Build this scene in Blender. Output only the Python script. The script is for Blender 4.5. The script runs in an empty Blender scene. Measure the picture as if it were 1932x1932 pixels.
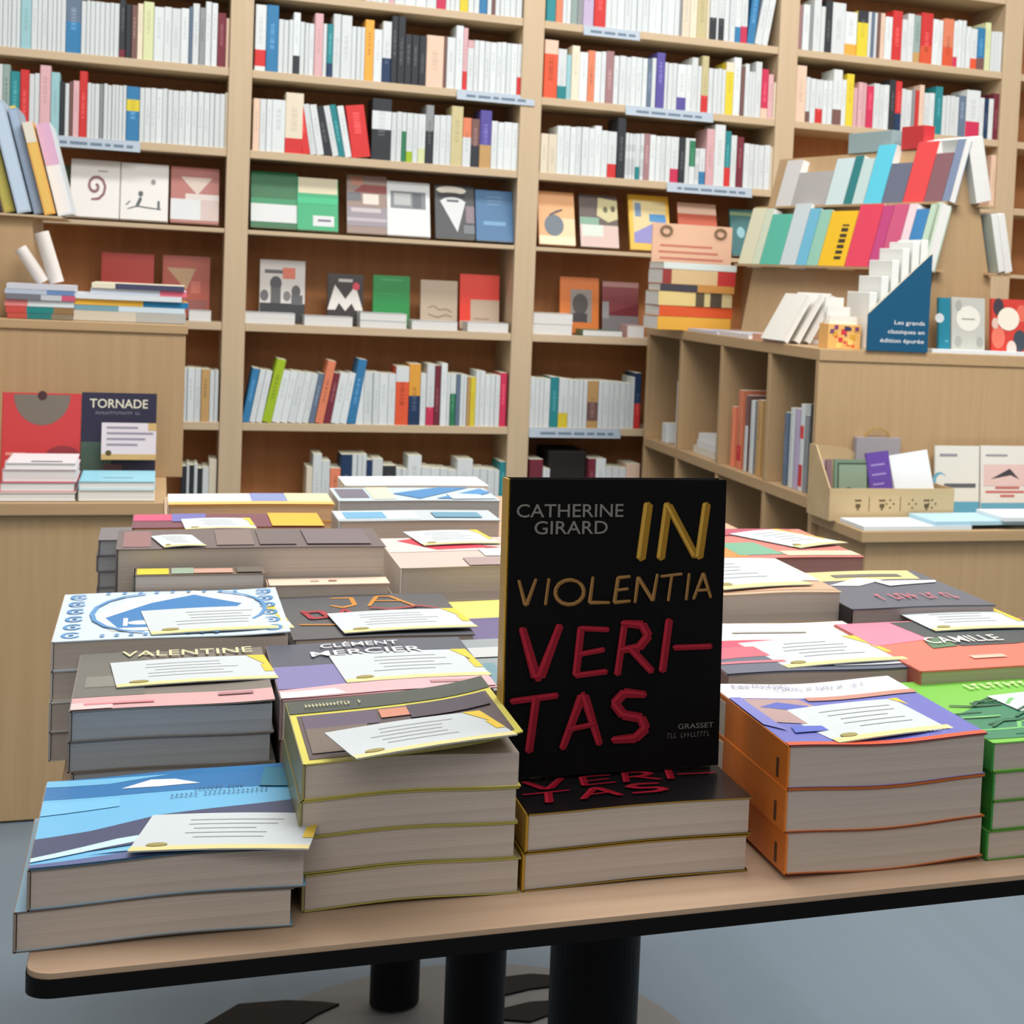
import bpy, bmesh, math, random
from mathutils import Vector, Matrix
R = math.radians
rnd = random.Random(7)
scn = bpy.context.scene
COL = scn.collection

# ------------------------------------------------------------------ camera
FPX, PPX, PPY = 3100.0, 1598.0, 747.0          # focal length and optical axis of the cropped photo (1932 px frame)
YAW, PITCH, ROLL, CZ = R(22.8), R(3.505), 0.051, 1.12
f_ = Vector((math.sin(YAW)*math.cos(PITCH), math.cos(YAW)*math.cos(PITCH), -math.sin(PITCH)))
r0 = Vector((math.cos(YAW), -math.sin(YAW), 0)); u0 = r0.cross(f_)
r_ = r0*math.cos(ROLL) + u0*math.sin(ROLL); u_ = -r0*math.sin(ROLL) + u0*math.cos(ROLL)
EYE = Vector((0, 0, CZ))
cd = bpy.data.cameras.new('camera'); cam = bpy.data.objects.new('camera', cd); COL.objects.link(cam)
m3 = Matrix((r_, u_, -f_)).transposed()
cam.matrix_world = Matrix.Translation(EYE) @ m3.to_4x4()
cd.sensor_fit = 'HORIZONTAL'; cd.sensor_width = 36.0; cd.lens = 36.0*FPX/1932
cd.shift_x = -(PPX-966)/1932; cd.shift_y = (PPY-966)/1932
cd.dof.use_dof = True; cd.dof.focus_distance = 1.0; cd.dof.aperture_fstop = 36
cd.clip_start = 0.05; cd.clip_end = 60
scn.camera = cam

def ray(x, y): return r_*((x-PPX)/FPX) + u_*(-(y-PPY)/FPX) + f_
def atZ(x, y, z): d = ray(x, y); return EYE + d*((z-CZ)/d.z)
def atY(x, y, Y): d = ray(x, y); return EYE + d*(Y/d.y)
def atX(x, y, X): d = ray(x, y); return EYE + d*(X/d.x)
def proj(P):
    q = Vector(P)-EYE; d = q.dot(f_); return PPX+FPX*q.dot(r_)/d, PPY-FPX*q.dot(u_)/d

# ------------------------------------------------------------------ world, lamps, exposure
w = bpy.data.worlds.new('world'); scn.world = w; w.use_nodes = True
w.node_tree.nodes['Background'].inputs[0].default_value = (1.0, 0.97, 0.93, 1)
w.node_tree.nodes['Background'].inputs[1].default_value = 0.30
def area(name, loc, target, sx, sy, power, col=(1, .968, .93)):
    l = bpy.data.lights.new(name, 'AREA'); l.shape = 'RECTANGLE'; l.size = sx; l.size_y = sy
    l.energy = power; l.color = col
    o = bpy.data.objects.new(name, l); COL.objects.link(o); o.location = loc
    o.rotation_euler = (Vector(target)-Vector(loc)).to_track_quat('-Z', 'Y').to_euler()
    return o
area('shelf_wash_light', (1.1, 3.95, 3.15), (1.1, 5.0, .6), 4.8, .4, 50)
area('aisle_light', (1.5, 2.35, 3.05), (1.6, 3.15, 0), 3.0, .6, 74)
area('table_light', (0.5, 1.35, 2.85), (0.45, 1.3, 0), 2.4, .9, 40)
area('front_light', (-.2, -1.6, 2.9), (0.6, 1.6, .6), 3.0, 1.0, 26)  # area lamp behind the camera, aimed forward at the front table
scn.view_settings.view_transform = 'Standard'; scn.view_settings.look = 'None'
scn.view_settings.exposure = 0.25; scn.view_settings.gamma = 1.0; scn.view_settings.use_curve_mapping = False

# ------------------------------------------------------------------ materials
def lin(c):
    c /= 255.0
    return c/12.92 if c <= .04045 else ((c+.055)/1.055)**2.4
def rgb(r, g, b, k=1.15): return tuple(min(lin(v)*k, .88) for v in (r, g, b))
_mc = {}
def pm(color, rough=.5, spec=.4, metal=0.0, name=None):
    key = (tuple(round(c, 3) for c in color), rough, spec, metal)
    if key in _mc: return _mc[key]
    m = bpy.data.materials.new(name or 'paint'); m.use_nodes = True
    nt = m.node_tree; b = nt.nodes['Principled BSDF']
    b.inputs['Base Color'].default_value = (*color, 1); b.inputs['Roughness'].default_value = rough
    b.inputs['Specular IOR Level'].default_value = spec; b.inputs['Metallic'].default_value = metal
    # faint printed mottling so that no surface is dead flat
    n = nt.nodes.new('ShaderNodeTexNoise'); n.inputs['Scale'].default_value = 60; n.inputs['Detail'].default_value = 3
    mx = nt.nodes.new('ShaderNodeMix'); mx.data_type = 'RGBA'; mx.blend_type = 'MULTIPLY'; mx.inputs[0].default_value = .10
    mx.inputs[6].default_value = (*color, 1)
    nt.links.new(n.outputs['Color'], mx.inputs[7]); nt.links.new(mx.outputs[2], b.inputs['Base Color'])
    _mc[key] = m
    return m
def wood(name, c1, c2, axis, scale=1.0, rough=.5):
    m = bpy.data.materials.new(name); m.use_nodes = True; nt = m.node_tree; b = nt.nodes['Principled BSDF']
    tc = nt.nodes.new('ShaderNodeTexCoord'); mp = nt.nodes.new('ShaderNodeMapping')
    s = [70*scale]*3; s[axis] = 2.2*scale
    mp.inputs['Scale'].default_value = s
    n = nt.nodes.new('ShaderNodeTexNoise'); n.inputs['Scale'].default_value = 1; n.inputs['Detail'].default_value = 5; n.inputs['Roughness'].default_value = .6
    cr = nt.nodes.new('ShaderNodeValToRGB'); cr.color_ramp.elements[0].position = .3; cr.color_ramp.elements[1].position = .72
    cr.color_ramp.elements[0].color = (*c1, 1); cr.color_ramp.elements[1].color = (*c2, 1)
    nt.links.new(tc.outputs['Object'], mp.inputs[0]); nt.links.new(mp.outputs[0], n.inputs[0]); nt.links.new(n.outputs['Fac'], cr.inputs[0])
    nt.links.new(cr.outputs[0], b.inputs['Base Color']); b.inputs['Roughness'].default_value = rough
    b.inputs['Specular IOR Level'].default_value = .3
    return m
OAK1, OAK2 = (.55, .425, .28), (.60, .47, .318)
COK1, COK2 = (.445, .300, .160), (.495, .340, .188)
WV = wood('oak_upright_grain', OAK1, OAK2, 2)
WH = wood('oak_shelf_grain', OAK1, OAK2, 0)
WY = wood('oak_side_grain', OAK1, OAK2, 1)
CV = wood('counter_oak_grain', COK1, COK2, 2); CH = wood('counter_oak_edge', COK1, COK2, 0); CYW = wood('counter_oak_side', COK1, COK2, 1)
WT = wood('table_laminate', (.44, .30, .20), (.52, .37, .255), 0, .7, .45)
BACK = wood('oak_back_panel', (.50, .215, .08), (.60, .27, .11), 2, .6)
BLACK = pm((.006, .0055, .006), .5, .12, 0, 'black_powder_coat')
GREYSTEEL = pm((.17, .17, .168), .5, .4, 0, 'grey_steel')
_sc = {}
def spine_mat(color, mark=None):
    """paper spine with small title marks printed along its middle"""
    key = (tuple(round(c, 3) for c in color))
    if key in _sc: return _sc[key]
    m = bpy.data.materials.new('spine_paper'); m.use_nodes = True; nt = m.node_tree; b = nt.nodes['Principled BSDF']
    b.inputs['Roughness'].default_value = .5; b.inputs['Specular IOR Level'].default_value = .3
    lum = sum(color)/3
    ink = tuple(c*.45 for c in color) if lum > .3 else tuple(min(1, c*1.6+.10) for c in color)
    tc = nt.nodes.new('ShaderNodeTexCoord'); sx = nt.nodes.new('ShaderNodeSeparateXYZ'); nt.links.new(tc.outputs['Generated'], sx.inputs[0])
    oi = nt.nodes.new('ShaderNodeObjectInfo')
    def mth(op, a, bb=None):
        n = nt.nodes.new('ShaderNodeMath'); n.operation = op
        for i, v in enumerate((a, bb)):
            if v is None: continue
            if isinstance(v, (int, float)): n.inputs[i].default_value = v
            else: nt.links.new(v, n.inputs[i])
        return n.outputs[0]
    dx = mth('ABSOLUTE', mth('SUBTRACT', sx.outputs[0], .5))
    inx = mth('LESS_THAN', dx, .17)
    z0 = mth('MULTIPLY', oi.outputs['Random'], .25)
    inz = mth('MULTIPLY', mth('GREATER_THAN', sx.outputs[2], mth('ADD', z0, .22)), mth('LESS_THAN', sx.outputs[2], mth('ADD', z0, .62)))
    front = mth('LESS_THAN', sx.outputs[1], .03)
    nz = nt.nodes.new('ShaderNodeTexNoise'); nz.noise_dimensions = '1D'; nz.inputs['Scale'].default_value = 38
    nt.links.new(mth('ADD', sx.outputs[2], mth('MULTIPLY', oi.outputs['Random'], 20)), nz.inputs['W'])
    dash = mth('GREATER_THAN', nz.outputs[0], .47)
    fac = mth('MULTIPLY', mth('MULTIPLY', inx, inz), mth('MULTIPLY', front, dash))
    tone = mth('ADD', mth('MULTIPLY', oi.outputs['Random'], .16), .88)
    mx = nt.nodes.new('ShaderNodeMix'); mx.data_type = 'RGBA'; mx.inputs[6].default_value = (*color, 1); mx.inputs[7].default_value = (*ink, 1)
    nt.links.new(mth('MULTIPLY', fac, .3 if lum > .45 else .6), mx.inputs[0])
    m2 = nt.nodes.new('ShaderNodeMix'); m2.data_type = 'RGBA'; m2.blend_type = 'MULTIPLY'; m2.inputs[0].default_value = 1
    cb = nt.nodes.new('ShaderNodeCombineColor')
    for i in range(3): nt.links.new(tone, cb.inputs[i])
    nt.links.new(mx.outputs[2], m2.inputs[6]); nt.links.new(cb.outputs[0], m2.inputs[7]); nt.links.new(m2.outputs[2], b.inputs['Base Color'])
    _sc[key] = m
    return m
def page_mat(name, color, axis=2):
    m = bpy.data.materials.new(name); m.use_nodes = True; nt = m.node_tree; b = nt.nodes['Principled BSDF']
    tc = nt.nodes.new('ShaderNodeTexCoord'); mp = nt.nodes.new('ShaderNodeMapping'); s = [3]*3; s[axis] = 900; mp.inputs['Scale'].default_value = s
    n = nt.nodes.new('ShaderNodeTexNoise'); n.inputs['Scale'].default_value = 1; n.inputs['Detail'].default_value = 2
    cr = nt.nodes.new('ShaderNodeValToRGB'); cr.color_ramp.elements[0].color = (*[c*.86 for c in color], 1); cr.color_ramp.elements[1].color = (*color, 1)
    cr.color_ramp.elements[0].position = .35; cr.color_ramp.elements[1].position = .65
    nt.links.new(tc.outputs['Object'], mp.inputs[0]); nt.links.new(mp.outputs[0], n.inputs[0]); nt.links.new(n.outputs['Fac'], cr.inputs[0]); nt.links.new(cr.outputs[0], b.inputs['Base Color'])
    b.inputs['Roughness'].default_value = .85; b.inputs['Specular IOR Level'].default_value = .1
    return m
PAGE = page_mat('cream_page_edges', (.56, .485, .425))
PAGEG = page_mat('grey_page_edges', (.37, .40, .43))
PAGEW = page_mat('white_page_edges', (.80, .80, .78))

# ------------------------------------------------------------------ mesh helpers
class MB:
    def __init__(s): s.v = []; s.f = []; s.m = []; s.mats = []
    def mi(s, m):
        if m not in s.mats: s.mats.append(m)
        return s.mats.index(m)
    def face(s, pts, m):
        k = len(s.v); s.v += [tuple(p) for p in pts]; s.f.append(tuple(range(k, k+len(pts)))); s.m.append(s.mi(m))
    def box(s, x0, x1, y0, y1, z0, z1, m, top=None, front=None):
        top = top or m; front = front or m
        s.face([(x0, y0, z0), (x1, y0, z0), (x1, y0, z1), (x0, y0, z1)], front)
        s.face([(x1, y1, z0), (x0, y1, z0), (x0, y1, z1), (x1, y1, z1)], m)
        s.face([(x0, y1, z0), (x0, y0, z0), (x0, y0, z1), (x0, y1, z1)], m)
        s.face([(x1, y0, z0), (x1, y1, z0), (x1, y1, z1), (x1, y0, z1)], m)
        s.face([(x0, y0, z1), (x1, y0, z1), (x1, y1, z1), (x0, y1, z1)], top)
        s.face([(x0, y1, z0), (x1, y1, z0), (x1, y0, z0), (x0, y0, z0)], m)
    def prism(s, poly, fn0, fn1, m, cap0=None, cap1=None):
        """poly: list of 2d points; fn0/fn1 map a 2d point to the two end caps"""
        a = [fn0(p) for p in poly]; b = [fn1(p) for p in poly]; n = len(poly)
        s.face(a[::-1], cap0 or m); s.face(b, cap1 or m)
        for i in range(n):
            j = (i+1) % n; s.face([a[i], a[j], b[j], b[i]], m)
    def build(s, name, parent=None, loc=(0, 0, 0), rot=(0, 0, 0), bevel=0.0, smooth=False):
        me = bpy.data.meshes.new(name); me.from_pydata(s.v, [], s.f)
        for m in s.mats: me.materials.append(m)
        for p, i in zip(me.polygons, s.m): p.material_index = i
        bm = bmesh.new(); bm.from_mesh(me)
        bmesh.ops.remove_doubles(bm, verts=bm.verts, dist=1e-6)
        bmesh.ops.recalc_face_normals(bm, faces=bm.faces)
        bm.to_mesh(me); bm.free()
        o = bpy.data.objects.new(name, me); COL.objects.link(o); o.location = loc; o.rotation_euler = rot
        if parent: o.parent = parent
        if bevel:
            b = o.modifiers.new('bevel', 'BEVEL'); b.width = bevel; b.segments = 2; b.limit_method = 'ANGLE'
        if smooth:
            for p in me.polygons: p.use_smooth = True
        return o
def tag(o, label, cat, group=None):
    o['label'] = label; o['category'] = cat
    if group: o['group'] = group
    return o
def thing(name, label, cat, loc=(0, 0, 0), rot=(0, 0, 0), group=None):
    o = bpy.data.objects.new(name, None); o.empty_display_size = .05; COL.objects.link(o); o.location = loc; o.rotation_euler = rot
    return tag(o, label, cat, group)
def struct(o): o['kind'] = 'structure'; return o
def boxobj(name, x0, x1, y0, y1, z0, z1, m, parent=None, bevel=0.0):
    b = MB(); b.box(x0, x1, y0, y1, z0, z1, m); return b.build(name, parent, bevel=bevel)
def cyl(mb, cx, cy, z0, z1, r, m, n=32, r1=None):
    r1 = r if r1 is None else r1
    P = [(math.cos(2*math.pi*i/n), math.sin(2*math.pi*i/n)) for i in range(n)]
    mb.prism(P, lambda p: (cx+r*p[0], cy+r*p[1], z0), lambda p: (cx+r1*p[0], cy+r1*p[1], z1), m)
def text_mesh(txt, width, height=None, bold=0.0):
    """flat lettering as polygons, scaled to the given width (and height); returns list of (verts, faces)"""
    c = bpy.data.curves.new('lettering', 'FONT'); c.body = txt; c.size = 1; c.offset = bold; c.resolution_u = 3
    o = bpy.data.objects.new('lettering', c); COL.objects.link(o)
    dg = bpy.context.evaluated_depsgraph_get(); me = o.evaluated_get(dg).to_mesh()
    V = [v.co.copy() for v in me.vertices]; F = [tuple(p.vertices) for p in me.polygons]
    o.to_mesh_clear() if hasattr(o, 'to_mesh_clear') else None
    bpy.data.objects.remove(o); bpy.data.curves.remove(c)
    if not V: return [], []
    x0 = min(v.x for v in V); x1 = max(v.x for v in V); y0 = min(v.y for v in V); y1 = max(v.y for v in V)
    sx = width/(x1-x0); sy = (height/(y1-y0)) if height else sx
    return [((v.x-x0)*sx, (v.y-y0)*sy) for v in V], F
def lettering(s, width, height=None, bold=.006):
    """'~n' stands for small print that cannot be read in the photo: rows of little bars; anything else is spelled out"""
    if s[0] != '~': return text_mesh(s, width, height, bold)
    q = random.Random(len(s)*7+int(width*1e4)); n = int(s[1:] or 14); V = []; F = []; st = width/n
    for i in range(n):
        if q.random() < .12: continue
        for (x0, x1, y0, y1) in ((.1, .32, 0, 1), (.32, .75, q.choice((.0, .4, .8)), 0)):
            if y1 == 0: y1 = y0+.2
            k = len(V); V += [((i+x0)*st, y0*height), ((i+x1)*st, y0*height), ((i+x1)*st, y1*height), ((i+x0)*st, y1*height)]; F.append((k, k+1, k+2, k+3))
    return V, F
def stroke(pts, wd, taper=.75):
    """a brush stroke as polygons in 2d"""
    out = []
    n = len(pts)
    for i in range(n-1):
        a = Vector(pts[i]); b = Vector(pts[i+1]); d = (b-a)
        if d.length < 1e-9: continue
        d.normalize(); p = Vector((-d.y, d.x))
        wa = wd*.5*(1 if i else taper); wb = wd*.5*(1 if i < n-2 else taper)
        e = d*wd*.22
        out.append([a-e*1.1, a-p*wa, b-p*wb, b+e*1.1, b+p*wb, a+p*wa])
    return out

# ================================================================== SETTING
floor_m = wood('grey_floor_vinyl', (.150, .200, .245), (.168, .222, .272), 1, .12, .42)
struct(boxobj('floor', -4, 7, -3.2, 6.2, -.05, 0, floor_m))
struct(boxobj('wall_back', -4, 7, 5.62, 5.75, 0, 3.2, pm((.7, .68, .64), .8)))
struct(boxobj('ceiling', -4, 7, -3.2, 6.2, 3.2, 3.3, pm((.75, .74, .72), .8)))

# ------------------------------------------------------------------ bookcase
YF, YB = 5.20, 5.47
UP = [(-.746, -.68), (.171, .235), (1.026, 1.093), (1.876, 1.944), (2.715, 2.79), (3.57, 3.64)]
SH = [.10, .372, .649, .946, 1.223, 1.458, 1.693, 1.931, 2.19, 2.42]
ST = {1.223: .013}
bc = thing('bookcase', 'oak wall bookcase with tall uprights and shelves packed with paperbacks', 'bookcase', (0, 0, 0))
for a, b in UP: boxobj('upright', a, b, YF-.004, YB, 0, 2.46, WV, bc, .002)
for k in range(5):
    a, b = UP[k][1], UP[k+1][0]
    for z in SH: boxobj('shelf', a, b, YF, YB-.012, z-ST.get(z, .024), z, WH, bc, .0015)
    boxobj('back_panel', a, b, YB-.012, YB, .05, 2.42, BACK, bc)
    boxobj('plinth', a, b, YF+.03, YF+.05, 0, .076, WH, bc)

# ------------------------------------------------------------------ spine-out books on the bookcase
PAL = {'W': ((221, 229, 232), 'white'), 'C': ((232, 222, 200), 'cream'), 'G': ((150, 154, 158), 'grey'), 'K': ((52, 56, 62), 'charcoal'),
 'R': ((214, 58, 58), 'red'), 'O': ((232, 96, 62), 'orange'), 'B': ((56, 128, 178), 'blue'), 'N': ((38, 62, 98), 'navy'),
 'T': ((44, 138, 146), 'teal'), 'Y': ((226, 208, 62), 'yellow'), 'M': ((120, 48, 62), 'maroon'), 'P': ((222, 178, 184), 'pink'),
 'V': ((92, 84, 160), 'violet'), 'E': ((52, 128, 92), 'green'), 'L': ((166, 196, 44), 'lime'), 'D': ((196, 158, 104), 'tan'),
 'S': ((150, 172, 168), 'sage'), 'Q': ((236, 206, 184), 'peach'), 'A': ((238, 172, 72), 'amber'), 'X': ((124, 92, 88), 'brown'),
 'I': ((190, 176, 208), 'lilac'), 'Z': ((104, 122, 146), 'slate'), 'F': ((208, 56, 92), 'crimson'), 'U': ((168, 130, 134), 'mauve'),
 'c': ((160, 206, 214), 'pale aqua'), 'k': ((206, 196, 150), 'khaki'), 'o': ((232, 138, 104), 'salmon'), 'l': ((216, 224, 176), 'pale lime')}
def pal(k): return rgb(*PAL[k][0], k=.97)
PTOP = pm(rgb(236, 226, 206), .8, .1)
def spine_book(w, h, d, colk, bands):
    """one paperback standing on its tail edge, spine to the front; bands: [(colour, z0, z1)] as fractions of its height"""
    c = min(.0018, w*.2); P = [(0, c), (c, 0), (w-c, 0), (w, c), (w, d), (0, d)]
    b = MB(); m = spine_mat(pal(colk))
    cuts = sorted({0.0, 1.0} | {v for _, a, e in bands for v in (a, e)})
    for z0, z1 in zip(cuts, cuts[1:]):
        mm = m; mid = (z0+z1)/2
        for ck, a, e in bands:
            if a <= mid <= e: mm = spine_mat(pal(ck))
        for i in range(6):
            j = (i+1) % 6
            b.face([(*P[i], z0*h), (*P[j], z0*h), (*P[j], z1*h), (*P[i], z1*h)], mm if i < 3 else (PTOP if i == 4 else m))
    b.face([(*p, h) for p in P], PTOP); b.face([(*p, 0) for p in P[::-1]], PTOP)
    return b
ROWS = []   # collected first, labelled afterwards
def row(bay, shelf, z, x0, spec, yoff=.004):
    xl = x0
    def X_of(px): 
        P = Vector((px/600.0, YF, z)); 
        for _ in range(12):
            q = proj(P); P.x += (px-q[0])/560.0
        return P.x
    for it in spec.split(';'):
        t = it.split()
        if not t: continue
        k = t[0]; n = 1
        if '*' in k: k, n = k.split('*'); n = int(n)
        xr = float(t[1]); 
        if k == '_': xl = xr; continue
        yt = float(t[2]); bands = []; lean = 0.0
        for e in t[3:]:
            if e[0] == '>': lean = float(e[1:])
            else:
                cc, a, bb = e.split(','); bands.append((cc, float(a), float(bb)))
        XL, XR = X_of(xl), X_of(xr)
        tot = XR-XL; wid = tot/n
        ws = [wid*rnd.uniform(.8, 1.2) for _ in range(n)]; q = tot/sum(ws); cur = XL
        for i in range(n):
            wi = ws[i]*q
            h = atY(xl+(xr-xl)*(i+.5)/n+3, yt+(xr-xl)*.09*((i+.5)/n-.5), YF)[2]-z
            if n > 1: h *= rnd.uniform(.988, 1.012)
            if lean: h /= math.cos(R(lean)); 
            ROWS.append(dict(bay=bay, shelf=shelf, z=z, x=cur, w=wi-.0006, h=min(h, .226), k=k, bands=bands, lean=lean, run=n > 1, y=YF+yoff+rnd.uniform(0, .006)))
            cur += wi
        xl = xr
# left bay
row('left bay', 'upper shelf', 1.693, -12, 'W*6 38 -20;c 58 -16;W*7 123 -12;B 152 -8 Z,.55,1;W*8 224 3;K 236 -1 M,.0,.14;K 247 8;X 258 9;C 269 6;l 289 3;W*4 355 14;Z 362 12;W 375 6;G 386 14;W*2 409 4;M 425 24;Q 432 34')
row('left bay', 'middle shelf', 1.458, -14, 'W 3 120;S 17 121;T 36 134 c,0,.22;R 53 131;W*2 73 138;P 94 123 R,0,.06;c 111 136;K 121 154;W 129 157;X 136 153;P 148 152;R 163 134;W*3 186 157;G 194 158;W*6 237 160;B 262 163 Y,.55,.76;W*15 423 171;C 429 174')
row('left bay', 'low shelf', .649, 330, 'W*4 378 695;D 394 697;W*2 411 699')
row('left bay', 'bottom shelf', .372, 340, 'K 350 880;W 356 876;K 364 878;W 371 876;K 380 884;W 392 882;C 407 868')
# second bay
row('second bay', 'top shelf', 1.931, 690, 'W*4 735 -70;P 745 -65;W*3 805 -70;W 824 -70;F 842 -70;W*3 868 -68;Y 884 -70;W*2 905 -70;B 920 -66;W 928 -66;X 935 -64;W*5 986 -60')
row('second bay', 'upper shelf', 1.693, 480, 'W 501 8 R,.07,.32;B 524 9;W*3 552 36;W 565 23 K,0,.3;W*3 592 42;P 608 25;W 616 44;T 627 45 N,0,.26;W*2 662 27;W*3 687 51;A 704 37;W 720 55;W 737 40 N,0,.4;K*2 763 29;K*3 803 66;Q 836 67;X 842 68;W 858 70;W 872 48;P 881 52 R,0,.3;W 893 75 P,.84,1;W*5 945 78;W*3 975 81;W 987 83 R,0,.35')
row('second bay', 'middle shelf', 1.458, 476, 'Q 489 185;W*2 512 186;W 537 188;C 571 175 R,0,.25;R 586 203 >-8.4;W*2 612 198 >-10;K 628 203 >-12;W 640 202 >-12;T 652 200 >-12;W 665 202 >-11;R 700 202 >-9;K 737 186 W,.5,.8;W*2 757 211;W 766 212 E,0,.62;W 778 213 L,0,.22;W 788 214;W 802 215 l,0,.3;G 817 198 K,0,.56;W*3 850 217;k 872 200;o 888 222 W,0,.6;X 904 224 K,0,.45;V 926 208 D,0,.4;W 938 228;W*3 977 231')
row('second bay', 'low shelf', .649, 456, 'B 470 696 >9.5;W*2 494 700 >10;L 512 679 >11.5;W*5 582 703 >10;Z 594 706 >10;o 610 682 >10;M 624 705 >10;W*2 654 705 >9;B 671 679 >8.5;W*5 745 703;O 770 692 W,.74,1;A 792 687 N,0,.48;W 803 705;W 818 687 F,0,.3;M 830 690;W 842 686;W 848 705;W 859 706 E,0,.62;Z 867 706;W*2 880 707;D 886 711;Y 896 712;W*2 914 701;W*3 942 708;F 955 704')
row('second bay', 'bottom shelf', .372, 576, 'C 588 882;W 605 857;W 621 870 T,0,.3;o 641 884;N 662 858;W*3 690 858;N 700 868;W 720 866;K 745 879;W*2 767 885;W 793 860;W*4 860 885;W 890 867;W*4 941 886;T 955 872')
# third bay
row('third bay', 'top shelf', 1.931, 1031, 'T 1049 -60;o 1062 -58;W*2 1078 -58;S 1090 -58;G 1101 -56;I 1121 -58;R 1143 -58 P,.5,.95;W*12 1282 -52;G 1287 -50;C*2 1315 -46;k 1334 -48;C 1339 -44;W 1352 -42 K,0,.36;W*1 1356 -42;W 1367 -42 K,0,.36;W*2 1387 -40;W 1398 -38 B,0,.25;W 1411 -37 F,0,.27;B 1425 -34 >5;W 1438 -30 >9;W 1450 -20 >9')
row('third bay', 'upper shelf', 1.693, 1025, 'O 1051 75 Q,.76,1;W 1068 92 T,0,.26;c 1077 103;C 1092 86;W 1108 98;o 1121 95;W*2 1142 97;U 1157 96;W*6 1220 107;Z 1229 110;W 1237 109;V 1253 99;W*3 1277 118;W 1294 121 V,0,.28;W 1304 122;W 1316 108;W 1323 124;k 1336 105 R,0,.3;W*4 1368 129;Y 1383 117 C,.82,1;W 1397 108;X 1404 125;W 1412 120;W*2 1424 135;W 1436 116;F 1449 130 Q,0,.2;P 1459 140;C 1464 155')
row('third bay', 'middle shelf', 1.458, 1019, 'C*2 1050 252;W*6 1121 239;W 1134 237;W 1146 246;W 1163 248 R,0,.3;K 1179 222;W*3 1198 251;W 1207 252 T,0,.28;W 1214 252;U 1225 252;W*4 1264 256;W 1280 258 F,0,.3;K 1292 259;W 1300 260;W 1311 261 E,.38,.95;W 1319 280;W 1331 280 B,0,.36;P 1346 243;W 1366 235;T 1378 247 R,0,.34;W 1389 255;M 1402 258;W*5 1452 273;C 1460 277')
row('third bay', 'low shelf', .649, 997, 'W*4 1037 714;T 1053 712;W 1071 715 Y,0,.3;W*4 1107 718;D 1128 719 X,.15,.55;W*6 1190 721;W 1196 712;N 1208 704 R,0,.45')
row('third bay', 'bottom shelf', .372, 996, 'M 1022 867;W*2 1036 884;_ 1108;M 1122 866;W 1141 866;W*3 1180 883;Q 1206 876')
# fourth bay
row('fourth bay', 'upper shelf', 1.931, 1507, 'U 1514 8;W 1527 8;G 1534 9;W 1548 -4;W 1556 12;K 1569 0;W 1594 5;W 1617 22 A,0,.26;Y 1637 20 K,.74,1;W 1643 22;Z 1649 22;W 1655 23;X 1661 22;Q 1669 24;W 1683 31;R 1701 20;W 1712 36;W 1724 25;S 1737 28 D,0,.22;R 1759 24 O,0,.35;W*2 1779 37;o 1798 35 O,0,.4;W 1806 40 F,0,.22;W*2 1822 38;W 1831 50;W 1843 54 O,0,.26;B 1858 52 X,0,.28;l 1869 42;W*3 1890 59')
row('fourth bay', 'middle shelf', 1.693, 1500, 'Q 1520 123;W 1528 145 X,0,.24;W 1538 148;W 1552 150 R,0,.33;W*2 1570 152;W 1587 131 X,0,.28;W 1596 150;Y 1610 139;P 1618 165;P*2 1634 156;F 1647 162;W*3 1677 159;K 1688 150;R 1700 153 N,0,.35;W*2 1720 168;G 1726 168;R 1733 170;Q 1742 160;W*2 1763 175;T 1777 163;W*4 1808 181 ;Z 1822 180;W 1848 170 F,0,.34;W 1856 184;N 1865 185;W 1874 186;M 1885 176')
row('fourth bay', 'lower shelf', 1.458, 1868, 'Q 1879 292')
ordw = ['first', 'second', 'third', 'fourth', 'fifth', 'sixth', 'seventh', 'eighth', 'ninth', 'tenth', 'eleventh', 'twelfth']
def kind_of(b):
    nm = PAL[b['k']][1]
    if b['bands']:
        k2, a, e = b['bands'][0]; where = 'foot' if a < .1 else ('top' if e > .9 else 'middle')
        return nm, PAL[k2][1], where, b['lean'] != 0
    return nm, None, None, b['lean'] != 0
from collections import defaultdict
groups = defaultdict(list)
for b in ROWS: groups[(b['bay'], b['shelf'], kind_of(b))].append(b)
allb = sorted(ROWS, key=lambda b: -b['w']*b['h']*(.6 if b['shelf'] in ('bottom shelf', 'lower shelf') or b['shelf'] == 'top shelf' else 1))
for b in allb[296:]: b['stuff'] = True
stuff = MB()
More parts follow.
